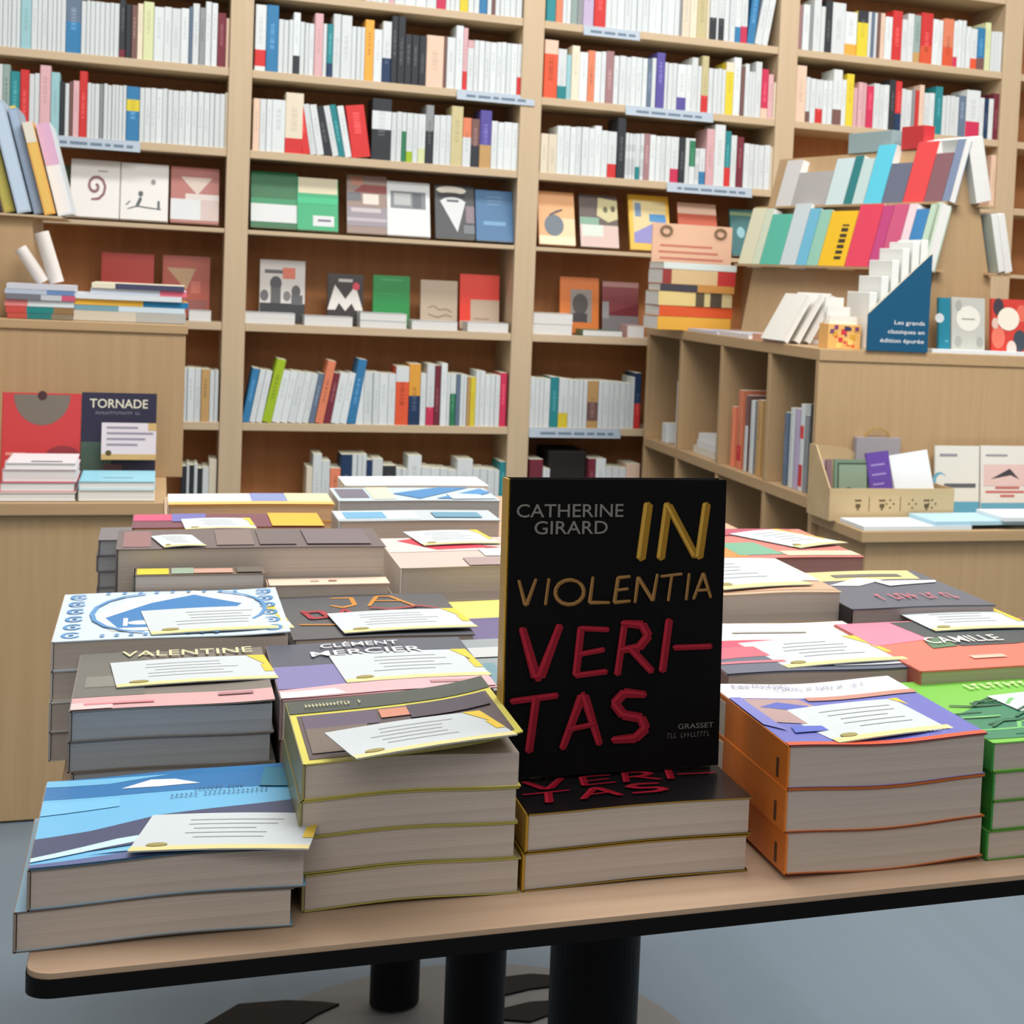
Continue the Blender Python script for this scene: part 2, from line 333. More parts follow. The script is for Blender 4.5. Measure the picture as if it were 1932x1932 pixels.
for (bay, shelf, (nm, bn, where, leaning)), L in groups.items():
    plain = nm == 'white' and bn is None and not leaning
    L.sort(key=lambda b: b['x'])
    for i, b in enumerate(L):
        if len(L) == 1: pre = ''
        else: pre = 'leftmost ' if i == 0 else ('rightmost ' if i == len(L)-1 else ordw[min(i, 11)]+' ')
        desc = nm + (' leaning' if leaning else '') + ' paperback spine' + (' with %s %s' % (bn, where) if bn else '')
        if plain:
            lab = 'plain white paperback spine among white ones, %s, %s' % (shelf, bay); grp = 'plain white paperbacks, %s, %s' % (shelf, bay)
        else:
            lab = '%s%s, %s, %s of the bookcase' % (pre, desc, shelf, bay); grp = 'books on the %s of the %s' % (shelf, bay)
        mb = spine_book(b['w'], b['h'], rnd.uniform(.115, .135), b['k'], b['bands'])
        if b['lean'] > 0: mb.v = [(x-b['w'], y, z) for x, y, z in mb.v]
        x = b['x'] + (b['w'] if b['lean'] > 0 else 0)
        if b.get('stuff'):
            M = Matrix.Translation((x, b['y'], b['z'])) @ Matrix.Rotation(R(b['lean']), 4, 'Y')
            for fc, mi in zip(mb.f, mb.m): stuff.face([M @ Vector(mb.v[q]) for q in fc], mb.mats[mi])
            continue
        o = mb.build('paperback', None, (x, b['y'], b['z']), (0, R(b['lean']), 0))
        tag(o, lab, 'book', grp)
o = stuff.build('thin_paperbacks'); o['kind'] = 'stuff'
tag(o, 'thinnest paperbacks scattered between the others along the bookcase shelves', 'books')

# shelf label holders clipped to the shelf edges
LBL = pm(rgb(160, 174, 188), .35, .4, 0, 'clear_plastic'); INK = pm(rgb(96, 116, 136), .6)
for (xa, xb, z, lab) in ((92, 265, 1.458, 'left bay under the middle row of spines'), (862, 1008, 1.693, 'second bay overlapping the upright at right'),
        (1101, 1207, 1.931, 'third bay on the top shelf edge'), (1180, 1345, 1.693, 'third bay under the upper row of spines'),
        (1258, 1418, 1.458, 'third bay under the middle row of spines'), (998, 1170, .649, 'third bay under the low row of spines')):
    XA = atY(xa, proj((xa/600, YF, z))[1], YF)[0]; XB = atY(xb, proj((xb/600, YF, z))[1], YF)[0]
    for _ in range(8):
        XA += (xa-proj((XA, YF, z))[0])/580; XB += (xb-proj((XB, YF, z))[0])/580
    t = thing('shelf_label_strip', 'silvery label strip, ' + lab, 'label strip', (XA, YF-.006, z-.026), (R(-12), 0, 0), 'shelf label strips')
    L = XB-XA; b = MB(); b.prism([(-.002, -.006), (.001, -.006), (.0025, .026), (-.0005, .026)], lambda p: (0, p[0], p[1]), lambda p: (L, p[0], p[1]), LBL); b.build('holder', t)
    b = MB(); x = L*.12
    while x < L*.86:
        d = rnd.uniform(.012, .05); b.box(x, min(x+d, L*.92), -.0026, -.0022, .004, .012, INK); x += d+.008
    b.build('lettering', t)

# ================================================================== FACE-OUT BOOKS ON THE BOOKCASE
def poly_uv(u0, v0, u1, v1): return [(u0, v0), (u1, v0), (u1, v1), (u0, v1)]
def board_book(name, label, cat, w, h, t, loc, rot, cover, art=(), texts=(), group=None, pages=PAGEW, spine=None, rough=.38, spec=.45):
    """a closed book; local x across, y up the cover, front cover on +z. art: (uv polygon, colour); texts: (string, u, v, width, height, colour)"""
    root = thing(name, label, cat, loc, rot, group); ct = .0012
    cm = pm(cover, rough, spec); sm = pm(spine, .4, .4) if spine else cm
    b = MB(); b.box(.001, w-.002, .002, h-.002, ct, t-ct, pages); b.build('page_block', root)
    b = MB(); b.box(0, w, 0, h, 0, ct, cm); b.box(0, w, 0, h, t-ct, t, cm); b.box(-.0008, .0008, 0, h, 0, t, sm); cov = b.build('cover', root)
    if art:
        b = MB()
        for k, (p, c) in enumerate(art):
            z = t+.0004+.00012*k; b.face([(u*w, v*h, z) for u, v in p], pm(c, .38, .45))
        b.build('cover_artwork', cov)
    for (s, u, v, tw, th, c) in texts:
        V, F = lettering(s, tw*w, th*h if th else None)
        b = MB(); z = t+.0004+.00012*(len(art)+2)
        for fc in F: b.face([(u*w+V[i][0], v*h+V[i][1], z) for i in fc], pm(c, .5))
        if F: b.build('title', cov)
    return root
def circ(u, v, r, asp=1.0, n=20, a0=0, a1=360): return [(u+r*math.cos(R(a0+(a1-a0)*i/(n-1 if a1-a0 < 360 else n))), v+r*asp*math.sin(R(a0+(a1-a0)*i/(n-1 if a1-a0 < 360 else n)))) for i in range(n)]
def lines(u0, u1, v0, v1, n, c, wd=.02, seed=1):
    q = random.Random(seed); out = []
    for i in range(n):
        v = v0+(v1-v0)*i/max(1, n-1); out.append((poly_uv(u0, v-wd/2, u0+(u1-u0)*q.uniform(.75, 1), v+wd/2), c))
    return out
def bisect_h(fn, target, lo, hi):
    for _ in range(40):
        m = (lo+hi)/2
        if fn(m) > target: lo = m
        else: hi = m
    return m
def face_out(name, label, xa, xb, ytop, zs, Y0, tilt, cover, art=(), texts=(), t=.014, group=None, cat='book', **k):
    X = []
    for px in (xa, xb):
        x = px/600
        for _ in range(12): x += (px-proj((x, Y0, zs))[0])/(FPX/5.2)
        X.append(x)
    h = bisect_h(lambda hh: proj(((X[0]+X[1])/2, Y0+hh*math.sin(tilt), zs+hh*math.cos(tilt)))[1], ytop, .02, .5)
    return board_book(name, label, cat, X[1]-X[0], h, t, (X[0], Y0+t, zs+.001+t*math.sin(tilt)), (R(90)-tilt, 0, 0), cover, art, texts, group, **k)
def c_(r, g, b, k=.98): return rgb(r, g, b, k)
GR = 'books shown face out on the display ledge'
LZ, LY, LT = 1.223, YF+.012, R(20)
red, wht, blk = c_(178, 60, 56), c_(214, 219, 221), c_(40, 42, 46)
face_out('display_book', 'green and pink picture book half hidden behind magazines, left bay ledge', 84, 130, 318, LZ, LY+.05, LT, c_(84, 104, 76), [(poly_uv(0, 0, 1, .34), c_(228, 160, 172)), (poly_uv(0, .34, .6, .55), c_(74, 130, 138))], group=GR)
sw = [(stroke([(.50+.2*math.cos(a*.62)*(1-.07*a), .54+.2*math.sin(a*.62)*(1-.07*a)) for a in range(-3, 13)], .05)[i], c_(132, 82, 94)) for i in range(15)]
face_out('display_book', 'white picture book with dark red spiral drawing on left bay ledge', 131, 224, 309, LZ, LY, LT, c_(232, 230, 226), sw + [(poly_uv(.55, .8, .75, .82), c_(170, 170, 170))], group=GR)
bd = [(p, c_(70, 84, 88)) for p in stroke([(.15, .18), (.35, .24), (.55, .22), (.85, .2)], .025) + stroke([(.35, .24), (.42, .38)], .09) + stroke([(.8, .2), (.8, .34)], .07) + stroke([(.12, .25), (.2, .32)], .03)] + [(circ(.68, .68, .05), c_(140, 140, 140)), (circ(.42, .46, .05), c_(70, 84, 88))]
face_out('display_book', 'white picture book with ink bird sketch, right of the spiral one', 226, 316, 316, LZ, LY, LT, c_(230, 229, 226), bd, group=GR)
face_out('display_book', 'dusty red book with pale triangle and white lower half on left bay ledge', 321, 412, 323, LZ, LY, LT, c_(176, 108, 100), [([(.2, .82), (.86, .82), (.55, .5)], c_(214, 196, 184)), (poly_uv(0, .05, .62, .42), wht), (poly_uv(.62, .05, 1, .42), c_(206, 186, 180)), (poly_uv(.3, .42, 1, .52), c_(216, 206, 200))], group=GR)
face_out('display_book', 'dark green book with broad white band on second bay ledge', 473, 560, 331, LZ, LY, LT, c_(16, 104, 58), [(poly_uv(0, .1, 1, .42), wht), (poly_uv(0, .42, 1, .52), c_(30, 142, 92))], group=GR)
face_out('display_book', 'bright green book with cream top and white label on second bay ledge', 561, 638, 343, LZ, LY-.004, LT, c_(30, 168, 112), [(poly_uv(.02, .7, .98, 1), c_(214, 206, 176)), (poly_uv(.38, .08, .9, .28), wht), (poly_uv(.5, .17, .82, .21), c_(90, 84, 110)), (poly_uv(.0, .5, 1, .62), c_(36, 186, 128))], group=GR)
face_out('display_book', 'grey photo book with dark red roof shape on second bay ledge', 655, 730, 338, LZ, LY, LT, c_(150, 128, 118), [(poly_uv(.1, .82, .4, .97), c_(178, 122, 100)), ([(.15, .7), (.4, .84), (1, .84), (1, .7)], c_(140, 52, 50)), (poly_uv(0, .55, .35, .7), c_(98, 100, 108)), (poly_uv(.4, .5, .8, .68), c_(226, 214, 204)), (poly_uv(0, .12, 1, .45), c_(146, 138, 148)), (poly_uv(.1, .36, .85, .43), c_(196, 186, 190)), (poly_uv(0, .2, 1, .26), c_(182, 174, 184))], group=GR)
face_out('display_book', 'white book with small grey photograph on second bay ledge', 731, 812, 350, LZ, LY, LT, c_(222, 226, 228), [(poly_uv(.08, .5, .9, .82), c_(120, 128, 134)), (poly_uv(.16, .56, .55, .78), c_(178, 182, 184)), (poly_uv(.6, .52, .8, .8), c_(86, 94, 100))], group=GR)
face_out('display_book', 'black book with white masked face and long white beard', 822, 896, 356, LZ, LY, LT, c_(58, 62, 66), [(circ(.42, .9, .38, .2), c_(226, 220, 206)), (circ(.42, .8, .36, .16), c_(20, 22, 26)), ([(.12, .7), (.78, .7), (.56, .12)], wht), (circ(.45, .68, .3, .3), wht), (poly_uv(.3, .68, .6, .72), c_(60, 70, 80)), (poly_uv(.78, .3, 1, .62), c_(132, 116, 128)), (poly_uv(.72, .1, 1, .26), c_(110, 116, 124))], group=GR)
face_out('display_book', 'steel blue book beside the bearded one, right end of second bay ledge', 899, 969, 366, LZ, LY, LT, c_(60, 112, 158), lines(.3, .75, .72, .86, 3, c_(110, 150, 184), .02) + [(poly_uv(.2, .3, .8, .38), c_(110, 160, 200))], group=GR)
face_out('display_book', 'peach book with dark grey apple shape on third bay ledge', 1018, 1086, 368, LZ, LY, LT, c_(238, 178, 124), [(poly_uv(0, 0, 1, .16), c_(246, 226, 190)), (poly_uv(.5, .16, 1, .5), c_(244, 212, 168)), (circ(.42, .36, .27, .75), c_(104, 118, 130))] + [(p, c_(92, 84, 78)) for p in stroke([(.3, .55), (.5, .62), (.66, .66)], .05)], group=GR)
face_out('display_book', 'grey and pink book with tilted carnival mask on third bay ledge', 1096, 1168, 374, LZ, LY, LT, c_(94, 80, 76), [(poly_uv(.0, 0, 1, .42), c_(216, 190, 182)), (poly_uv(0, .42, .5, .56), c_(130, 170, 148)), (poly_uv(.05, .2, .6, .42), c_(214, 224, 214)), ([(.45, .6), (.5, .95), (1, .9), (1, .55), (.75, .48)], c_(206, 198, 150)), (circ(.68, .72, .06), c_(96, 92, 60)), (circ(.88, .74, .06), c_(96, 92, 60))], group=GR)
face_out('display_book', 'yellow framed book with blue and cream picture on third bay ledge', 1190, 1266, 375, LZ, LY, LT, c_(236, 188, 62), [(poly_uv(.1, .12, .92, .9), c_(222, 206, 150)), ([(.1, .3), (.92, .62), (.92, .12), (.1, .12)], c_(140, 138, 200)), (poly_uv(.5, .52, .9, .66), c_(64, 140, 196)), (poly_uv(.15, .6, .3, .85), c_(110, 140, 170))], group=GR)
face_out('display_book', 'red book with white top band behind the pink notice', 1283, 1356, 390, LZ, LY, LT, c_(196, 84, 50), [(poly_uv(0, .78, 1, 1), c_(230, 196, 172))], group=GR)
face_out('display_book', 'teal patterned book at the right of third bay ledge', 1382, 1444, 402, LZ, LY, LT, c_(40, 104, 108), [(circ(.3, .5, .12), c_(140, 190, 200)), (circ(.6, .3, .12), c_(140, 190, 200)), (poly_uv(0, .86, 1, .94), c_(120, 150, 110))], group=GR)
# deep display shelf below: books standing at the back with short piles in front
DZ, DY, DT = .946, YF+.10, R(8)
G5 = 'books standing on the deep display shelf'
face_out('display_book', 'plain red book rising behind the left counter piles', 189, 288, 481, DZ, DY, DT, c_(188, 48, 34), group=G5)
face_out('display_book', 'red book with beige triangle behind the left counter piles', 305, 394, 486, DZ, DY, DT, c_(182, 82, 62), [([(.08, .8), (.7, .8), (.5, .45)], c_(196, 158, 118)), (poly_uv(.3, .12, .95, .3), c_(150, 82, 72)), (poly_uv(.6, .4, .8, .6), c_(206, 112, 92))], group=G5)
face_out('display_book', 'black and white photo book with crowd, leftmost in second bay', 489, 574, 494, DZ, DY, DT, c_(214, 210, 206), [(poly_uv(0, 0, 1, .3), blk), (poly_uv(.1, .78, .5, .84), c_(90, 90, 94)), (poly_uv(.5, .7, .78, .88), c_(220, 118, 92)), (circ(.35, .62, .13, .9), c_(70, 70, 74)), (poly_uv(.24, .3, .46, .55), c_(90, 90, 92)), (circ(.8, .5, .1), c_(84, 84, 88)), (circ(.6, .42, .08), c_(120, 120, 122)), (circ(.1, .42, .09), c_(100, 100, 104)), (poly_uv(.7, .28, .95, .44), c_(90, 92, 96))], group=G5)
face_out('display_book', 'black book with big white letter M shape and red dot', 617, 684, 520, DZ, DY, DT, c_(42, 32, 32), [([(.0, .28), (.2, .78), (.5, .5), (.78, .78), (1, .28), (.78, .28), (.68, .42), (.5, .26), (.32, .42), (.22, .28)], c_(228, 224, 220)), (poly_uv(.3, .84, .7, .9), c_(200, 196, 192)), (circ(.8, .76, .1, .8), c_(214, 62, 84))], group=G5)
face_out('display_book', 'plain emerald green book standing in the middle of second bay', 703, 772, 523, DZ, DY, DT, c_(10, 138, 62), [(poly_uv(.2, .9, .8, .93), c_(60, 168, 100)), (poly_uv(.15, .62, .75, .64), c_(40, 156, 84))], group=G5)
face_out('display_book', 'grey beige book with faint line drawing in second bay', 793, 862, 532, DZ, DY, DT, c_(188, 170, 148), [(p, c_(144, 126, 104)) for p in stroke([(.2, .42), (.35, .46), (.5, .38), (.7, .4), (.85, .34)], .03) + stroke([(.2, .28), (.45, .22), (.7, .28), (.85, .24)], .03)], group=G5)
face_out('display_book', 'vermilion book with beige lower corner at right of second bay', 867, 941, 521, DZ, DY, DT, c_(226, 54, 32), [(poly_uv(.27, .0, 1, .54), c_(190, 168, 146)), (poly_uv(0, 0, .27, .15), c_(190, 168, 146)), (poly_uv(.35, .18, .75, .2), c_(150, 120, 100))], group=G5)
face_out('display_book', 'orange book with framed grey portrait in third bay', 1056, 1129, 526, DZ, DY, DT, c_(218, 122, 52), [(poly_uv(.27, .2, .82, .78), c_(150, 142, 136)), (circ(.52, .52, .2, .95), c_(84, 80, 80)), (poly_uv(.3, .2, .7, .36), c_(70, 66, 68))], group=G5)
face_out('display_book', 'maroon and grey book beside the orange portrait book', 1136, 1204, 535, DZ, DY, DT, c_(132, 58, 64), [(poly_uv(0, 0, 1, .36), c_(124, 120, 124)), (poly_uv(0, .9, 1, 1), c_(170, 126, 122)), ([(0, .36), (1, .6), (1, .36)], c_(110, 40, 50)), (poly_uv(0, .3, .18, .62), c_(150, 150, 154))], group=G5)
def pile(xa, xb, ytop, zs, n, label, col, grp, Y0=YF+.006, d=.12):
    X = []
    for px in (xa, xb):
        x = px/600
        for _ in range(12): x += (px-proj((x, Y0, zs))[0])/(FPX/5.2)
        X.append(x)
    H = atY((xa+xb)/2, ytop, Y0)[2]-zs; w = X[1]-X[0]
    for i in range(n):
        t = H/n-.0004
        dx = rnd.uniform(-.003, .003)
        nm = label if n == 1 else label+(', topmost' if i == n-1 else (', lowest' if i == 0 else ', middle one'))
        root = thing('lying_book', nm, 'book', (X[0]+dx, Y0, zs+i*H/n+.0004), (0, 0, 0), grp)
        b = MB(); b.box(.001, w-.001, .001, d-.002, .0012, t-.0012, PAGEW); b.build('page_block', root)
        cm = pm(col[i % len(col)], .4); b = MB(); b.box(0, w, 0, d, 0, .0012, cm); b.box(0, w, 0, d, t-.0012, t, cm); b.box(-.0006, .001, 0, d, 0, t, cm); b.build('cover', root)
GP = 'white books lying flat on the deep display shelf'
pile(357, 399, 586, DZ, 1, 'small white book lying at the right end of left bay', [wht], GP)
pile(461, 556, 590, DZ, 1, 'white book lying before the crowd photo book', [wht], GP)
pile(574, 665, 597, DZ, 1, 'white book lying before the letter M book', [wht], GP)
pile(678, 766, 591, DZ, 2, 'white book lying before the emerald book', [wht], GP)
pile(778, 864, 606, DZ, 1, 'white book lying before the grey beige book', [wht], GP)
pile(884, 961, 609, DZ, 1, 'white book lying before the vermilion book', [wht], GP)
pile(1006, 1080, 591, DZ, 2, 'thick white book lying before the orange portrait book', [c_(228, 222, 210)], GP)
pile(1099, 1174, 623, DZ, 1, 'thin green covered book lying before the maroon book', [c_(92, 130, 96)], GP)
pile(1182, 1214, 614, DZ, 1, 'small pinkish book lying against the right counter post', [c_(222, 180, 176)], GP)
# dark box on the bottom shelf of the third bay
o = boxobj('black_box', atY(1034, 880, 5.24)[0], atY(1106, 880, 5.24)[0], 5.24, 5.42, .3725, atY(1070, 850, 5.24)[2], pm((.015, .012, .012), .7), None, .006)
tag(o, 'black box standing on the bottom shelf of the third bay', 'box')

# ================================================================== LEFT COUNTER
def panel(name, p, x0, x1, y0, y1, z0, z1, m, bev=.0015): return boxobj(name, x0, x1, y0, y1, z0, z1, m, p, bev)
LX1 = .055; UY = 3.95
lc = thing('display_counter', 'oak display counter at left with front ledge, piles of books on top', 'counter', (-.5, 3.53, 0))
lc_off = (.5, -3.53, 0)
def P(x0, x1, y0, y1, z0, z1, nm, m, par, off):
    b = MB(); b.box(x0+off[0], x1+off[0], y0+off[1], y1+off[1], z0, z1, m); return b.build(nm, par, bevel=.0015)
P(-1.3, .015, 3.545, 3.93, .004, .612, 'lower_body', CV, lc, lc_off)
P(-1.3, .022, 3.53, 3.955, .612, .637, 'ledge', CH, lc, lc_off)
P(-1.3, LX1, UY, 4.62, .637, .958, 'upper_body', CV, lc, lc_off)
P(-1.3, LX1+.004, UY-.006, 4.63, .958, .978, 'worktop', CH, lc, lc_off)
# books on the ledge, leaning on the body
def lean_cover(name, label, xa, xb, ytop, zs, Y0, tilt, *a, **k): return face_out(name, label, xa, xb, ytop, zs, Y0, tilt, *a, **k)
fan = [(circ(.5, .98, .36, .95, 24, 180, 360), c_(122, 112, 102)), (circ(.5, .97, .06, .9), c_(70, 40, 44)), (poly_uv(.05, .3, .3, .33), c_(236, 150, 140)), (poly_uv(.05, .22, .4, .25), c_(236, 150, 140)), (poly_uv(.3, .2, .5, .28), c_(226, 140, 130)), (circ(.78, .3, .22, .5, 16, 0, 180), c_(150, 52, 60)), (circ(.72, .1, .2, .6, 16, 0, 180), c_(140, 70, 70))]
face_out('display_book', 'red book with grey fan leaning on the left counter', -4, 147, 746, .6385, 3.80, R(6), c_(206, 62, 66), fan, t=.02, spine=c_(206, 62, 66))
tor = [(poly_uv(0, 0, 1, .12), c_(110, 52, 50)), (poly_uv(0, .12, .4, .45), c_(72, 96, 84)), (poly_uv(.3, .05, .55, .2), c_(90, 60, 66))]
TB = face_out('display_book', 'dark blue book with pale title and cream note, leaning on left counter', 149, 291, 746, .6385, 3.80, R(6), c_(40, 38, 64), tor, [('TORNADE', .1, .83, .78, .1, c_(232, 226, 206)), ('~18', .18, .76, .6, .03, c_(150, 146, 160))], t=.02)
cdm = pm(c_(226, 214, 220), .5)
b = MB(); b.box(0, .106, 0, .002, 0, .078, cdm); b.box(0, .106, -.0005, 0, 0, .012, pm(c_(206, 172, 112), .5)); b.box(.09, .106, -.0005, 0, .062, .078, pm(c_(206, 172, 112), .5))
P0 = atY(191, 865, 3.79)
nt = thing('note_card', 'cream note card clipped on the dark blue book at left', 'card', (P0[0], 3.768, P0[2]), (R(-6), 0, 0))
nc = b.build('card', nt)
b = MB(); [b.box(.01, .07+.03*((i*7) % 3)/2, -.0008, -.0002, .03+i*.012, .034+i*.012, pm(c_(150, 142, 156), .6)) for i in range(4)]; b.build('handwriting', nc)
b = MB(); cyl(b, 0, 0, 0, .0008, .006, pm(c_(90, 76, 40), .5), 16); q = b.build('stamp', nc, (.014, 0, .014), (R(90), 0, 0))
def flat_simple(name, label, x0, x1, y0, y1, z0, t, cov, pages=PAGEW, art=(), grp=None, yaw=0, spine=None):
    r = board_book(name, label, 'book', x1-x0, y1-y0, t, (x0, y0, z0), (0, 0, yaw), cov, art, (), grp, pages, spine); return r
GL = 'piles on the left counter ledge'
A = atY(-6, 940, 3.54); B_ = atY(146, 935, 3.54); C2 = atY(294, 935, 3.54)
zl = .6385; cols = [c_(232, 226, 216), c_(214, 88, 104), c_(226, 200, 206), c_(232, 234, 238)]
names = ['cream paperback at the bottom of the pile under the red fan book', 'pink red paperback in the pile under the red fan book', 'pale pink paperback in the pile under the red fan book', 'white paperback topping the pile under the red fan book']
for i, (cc, nm, t) in enumerate(zip(cols, names, (.017, .019, .024, .012))):
    flat_simple('ledge_book', nm, A[0]+.004*i, B_[0]-.003-.002*(i % 2), 3.545+.006*i, 3.545+.19, zl, t, cc, PAGEW, [(poly_uv(.35, .1, .8, .2), c_(80, 84, 110))] if i == 3 else (), GL); zl += t+.0003
zl = .6385
for i, (cc, nm, t) in enumerate(zip([c_(228, 222, 208), c_(150, 212, 232)], ['cream paperback under the pale blue one on left ledge', 'pale blue paperback topping the low pile on left ledge'], (.022, .016))):
    flat_simple('ledge_book', nm, B_[0]+.002, C2[0]-.002, 3.545+.006*i, 3.545+.19, zl, t, cc, PAGEW, [(poly_uv(.3, .3, .7, .36), c_(110, 160, 190))] if i else (), GL); zl += t+.0003
# piles on the counter top: thin books with coloured spines
GC = 'books piled on the left counter'
def spread(x0, x1, specs, Y, d, zb, lab):
    X0, X1 = atY(x0, 560, Y)[0], atY(x1, 560, Y)[0]; z = zb
    for i, (t, a, e, cols, nm) in enumerate(specs):
        w = (X1-X0)*(e-a); r = thing('counter_book', nm+', '+lab, 'book', (X0+(X1-X0)*a, Y+rnd.uniform(0, .012), z), (0, 0, R(rnd.uniform(-1.5, 1.5))), GC)
        b = MB(); b.box(.001, w-.001, .003, d-.002, .001, t-.001, PAGEW); b.build('page_block', r)
        b = MB(); x = 0
        for f, cc in cols:
            b.box(x*w, f*w, 0, .0028, .0002, t-.0002, pm(cc, .45)); x = f
        cm = pm(cols[0][1], .45); b.box(0, w, .0028, d, 0, .0011, cm); b.box(0, w, .0028, d, t-.0011, t, cm); b.build('cover', r)
        z += t+.0003
    return z
ztop = spread(8, 142, [(.012, .04, .96, [(.3, c_(196, 84, 70)), (.68, c_(40, 128, 128)), (1, c_(140, 128, 106))], 'red, teal and olive spined book at the bottom'),
    (.014, .02, .98, [(.3, c_(206, 80, 72)), (.7, c_(36, 136, 136)), (1, c_(150, 118, 80))], 'red and teal spined book'), (.014, 0, .98, [(.33, c_(238, 140, 140)), (1, c_(222, 232, 236))], 'pink and white spined book'),
    (.012, .02, 1, [(.5, c_(120, 122, 132)), (.8, c_(200, 204, 210)), (1, c_(206, 90, 120))], 'grey and white book'), (.010, 0, .98, [(.6, c_(190, 200, 214)), (1, c_(110, 140, 190))], 'pale blue book'), (.012, .02, 1, [(1, c_(210, 212, 222))], 'light grey book on top')], 3.962, .098, .979, 'left end pile')
zt2 = spread(134, 356, [(.022, .02, .98, [(.55, c_(206, 200, 186)), (1, c_(178, 180, 178))], 'thick cream book at the bottom'), (.012, .02, .97, [(.4, c_(120, 164, 178)), (1, c_(206, 224, 236))], 'pale blue spined book'),
    (.013, .02, 1, [(.6, c_(240, 186, 64)), (1, c_(26, 122, 172))], 'amber and blue spined book'), (.012, .0, .94, [(1, c_(222, 230, 238))], 'white book'), (.012, .16, .98, [(.72, c_(214, 222, 236)), (1, c_(240, 116, 140))], 'white and pink spined book'), (.012, .17, .96, [(.25, c_(236, 228, 204)), (1, c_(72, 74, 104))], 'dark blue and cream spined book on top')], 3.99, .2, .979, 'pile with the amber spine')
# two white rolled leaflets standing askew behind the left pile
for (xa, ya, xb, yb, rr, lb) in ((38, 468, 62, 503, .013, 'short white rolled poster poking up behind the left counter pile'), (78, 438, 97, 500, .015, 'taller white rolled poster poking up behind the left counter pile')):
    a = atY(xa, ya, 4.01); e = atY(xb, yb, 4.01); d = (a-e); L = d.length; d.normalize(); base = Vector(e)-d*((e[2]-ztop-.004)/d.z); L = (Vector(a)-base).length
    b = MB(); cyl(b, 0, 0, 0, L, rr, pm(c_(226, 220, 214), .5), 20); cyl(b, 0, 0, L-.002, L+.0005, rr*.8, pm(c_(150, 146, 140), .6), 20)
    o = b.build('rolled_poster', None, base, Vector((0, 0, 1)).rotation_difference(d).to_euler()); tag(o, lb, 'poster')

# magazine stand on the left counter: sloping rack seen from its right side
ls = thing('magazine_rack', 'sloping oak magazine rack at the far left on the counter', 'rack', (-.6, 4.05, .979))
b = MB(); b.prism([(-.3, 0), (.352, 0), (.334, .222), (-.3, .222)], lambda p: (p[0], 0.02, p[1]), lambda p: (p[0], .40, p[1]), CV); b.build('base', ls)
b = MB(); b.box(-.3, .395, 0, .42, .222, .2265, WH); b.build('lip', ls)
mags = [(-.405, .026, .30, c_(176, 190, 204), 'blue grey magazine'), (-.365, .024, .262, c_(190, 178, 90), 'olive yellow magazine'), (-.338, .03, .245, c_(178, 196, 214), 'pale blue magazine'), (-.306, .022, .235, c_(150, 168, 190), 'grey blue magazine'),
        (-.284, .024, .205, c_(234, 178, 92), 'orange and cream magazine'), (-.258, .032, .205, c_(226, 236, 244), 'white and lilac magazine')]
for i, (x, t, h, cc, nm) in enumerate(mags):
    r = thing('magazine', nm+' leaning left in the rack at far left', 'magazine', (x+.044, 4.06+.02*(i % 2), 1.2062), (0, R(-14), 0), 'magazines in the left rack')
    b = MB(); b.box(0, t-.002, 0, .21, 0, h, pm(cc, .4)); b.build('cover', r)
    b = MB(); b.box(.003, t-.005, -.0005, .208, .004, h-.004, pm(tuple(min(.85, c*1.25) for c in cc), .6))
    if nm.startswith(('orange',)): b.box(.001, t-.003, -.001, -.0004, h*.78, h, pm(c_(232, 228, 212), .5))
    if nm.startswith('white'): b.box(.001, t-.003, -.001, -.0004, h*.55, h, pm(c_(222, 180, 212), .5))
    b.build('pages', r)
b = MB(); b.box(0, .018, 0, .2, 0, .26, pm(c_(222, 206, 92), .4)); o = b.build('magazine', None, (-.262, 4.29, 1.2062), (0, R(-17), 0)); tag(o, 'yellow magazine rising behind the others in the left rack', 'magazine', 'magazines in the left rack')

# ================================================================== RIGHT COUNTER
RX, RY = 1.445, 3.62
rc = thing('display_counter', 'oak display counter at right with open side compartments and front ledge', 'counter', (RX, RY, 0)); ro = (-RX, -RY, 0)
P(RX+.36, 3.3, RY+.012, 5.12, .004, .962, 'core_body', CV, rc, ro)
P(RX, 3.3, RY, RY+.02, .60, .962, 'front_panel', CV, rc, ro)
P(RX, 3.31, RY-.004, 5.13, .962, .99, 'worktop', CYW, rc, ro)
P(RX, RX+.36, RY+.02, 5.11, .604, .632, 'middle_shelf', CYW, rc, ro)
P(RX, RX+.36, RY+.02, 5.11, .10, .125, 'bottom_shelf', CYW, rc, ro)
for y in (5.095, 4.735, 4.345, 3.955):
    P(RX+.001, RX+.36, y, y+.022, .632, .962, 'upper_divider', CV, rc, ro)
    P(RX+.001, RX+.36, y, y+.022, .125, .604, 'lower_divider', CV, rc, ro)
P(RX, RX+.36, RY, RY+.022, .125, .604, 'lower_divider', CV, rc, ro)
P(RX+.016, 3.3, 3.325, 3.345, .004, .575, 'lower_front_panel', CV, rc, ro)
P(RX+.016, RX+.036, 3.345, RY, .004, .575, 'lower_side_panel', CV, rc, ro)
P(RX, 3.3, 3.31, RY, .575, .60, 'ledge', CH, rc, ro)
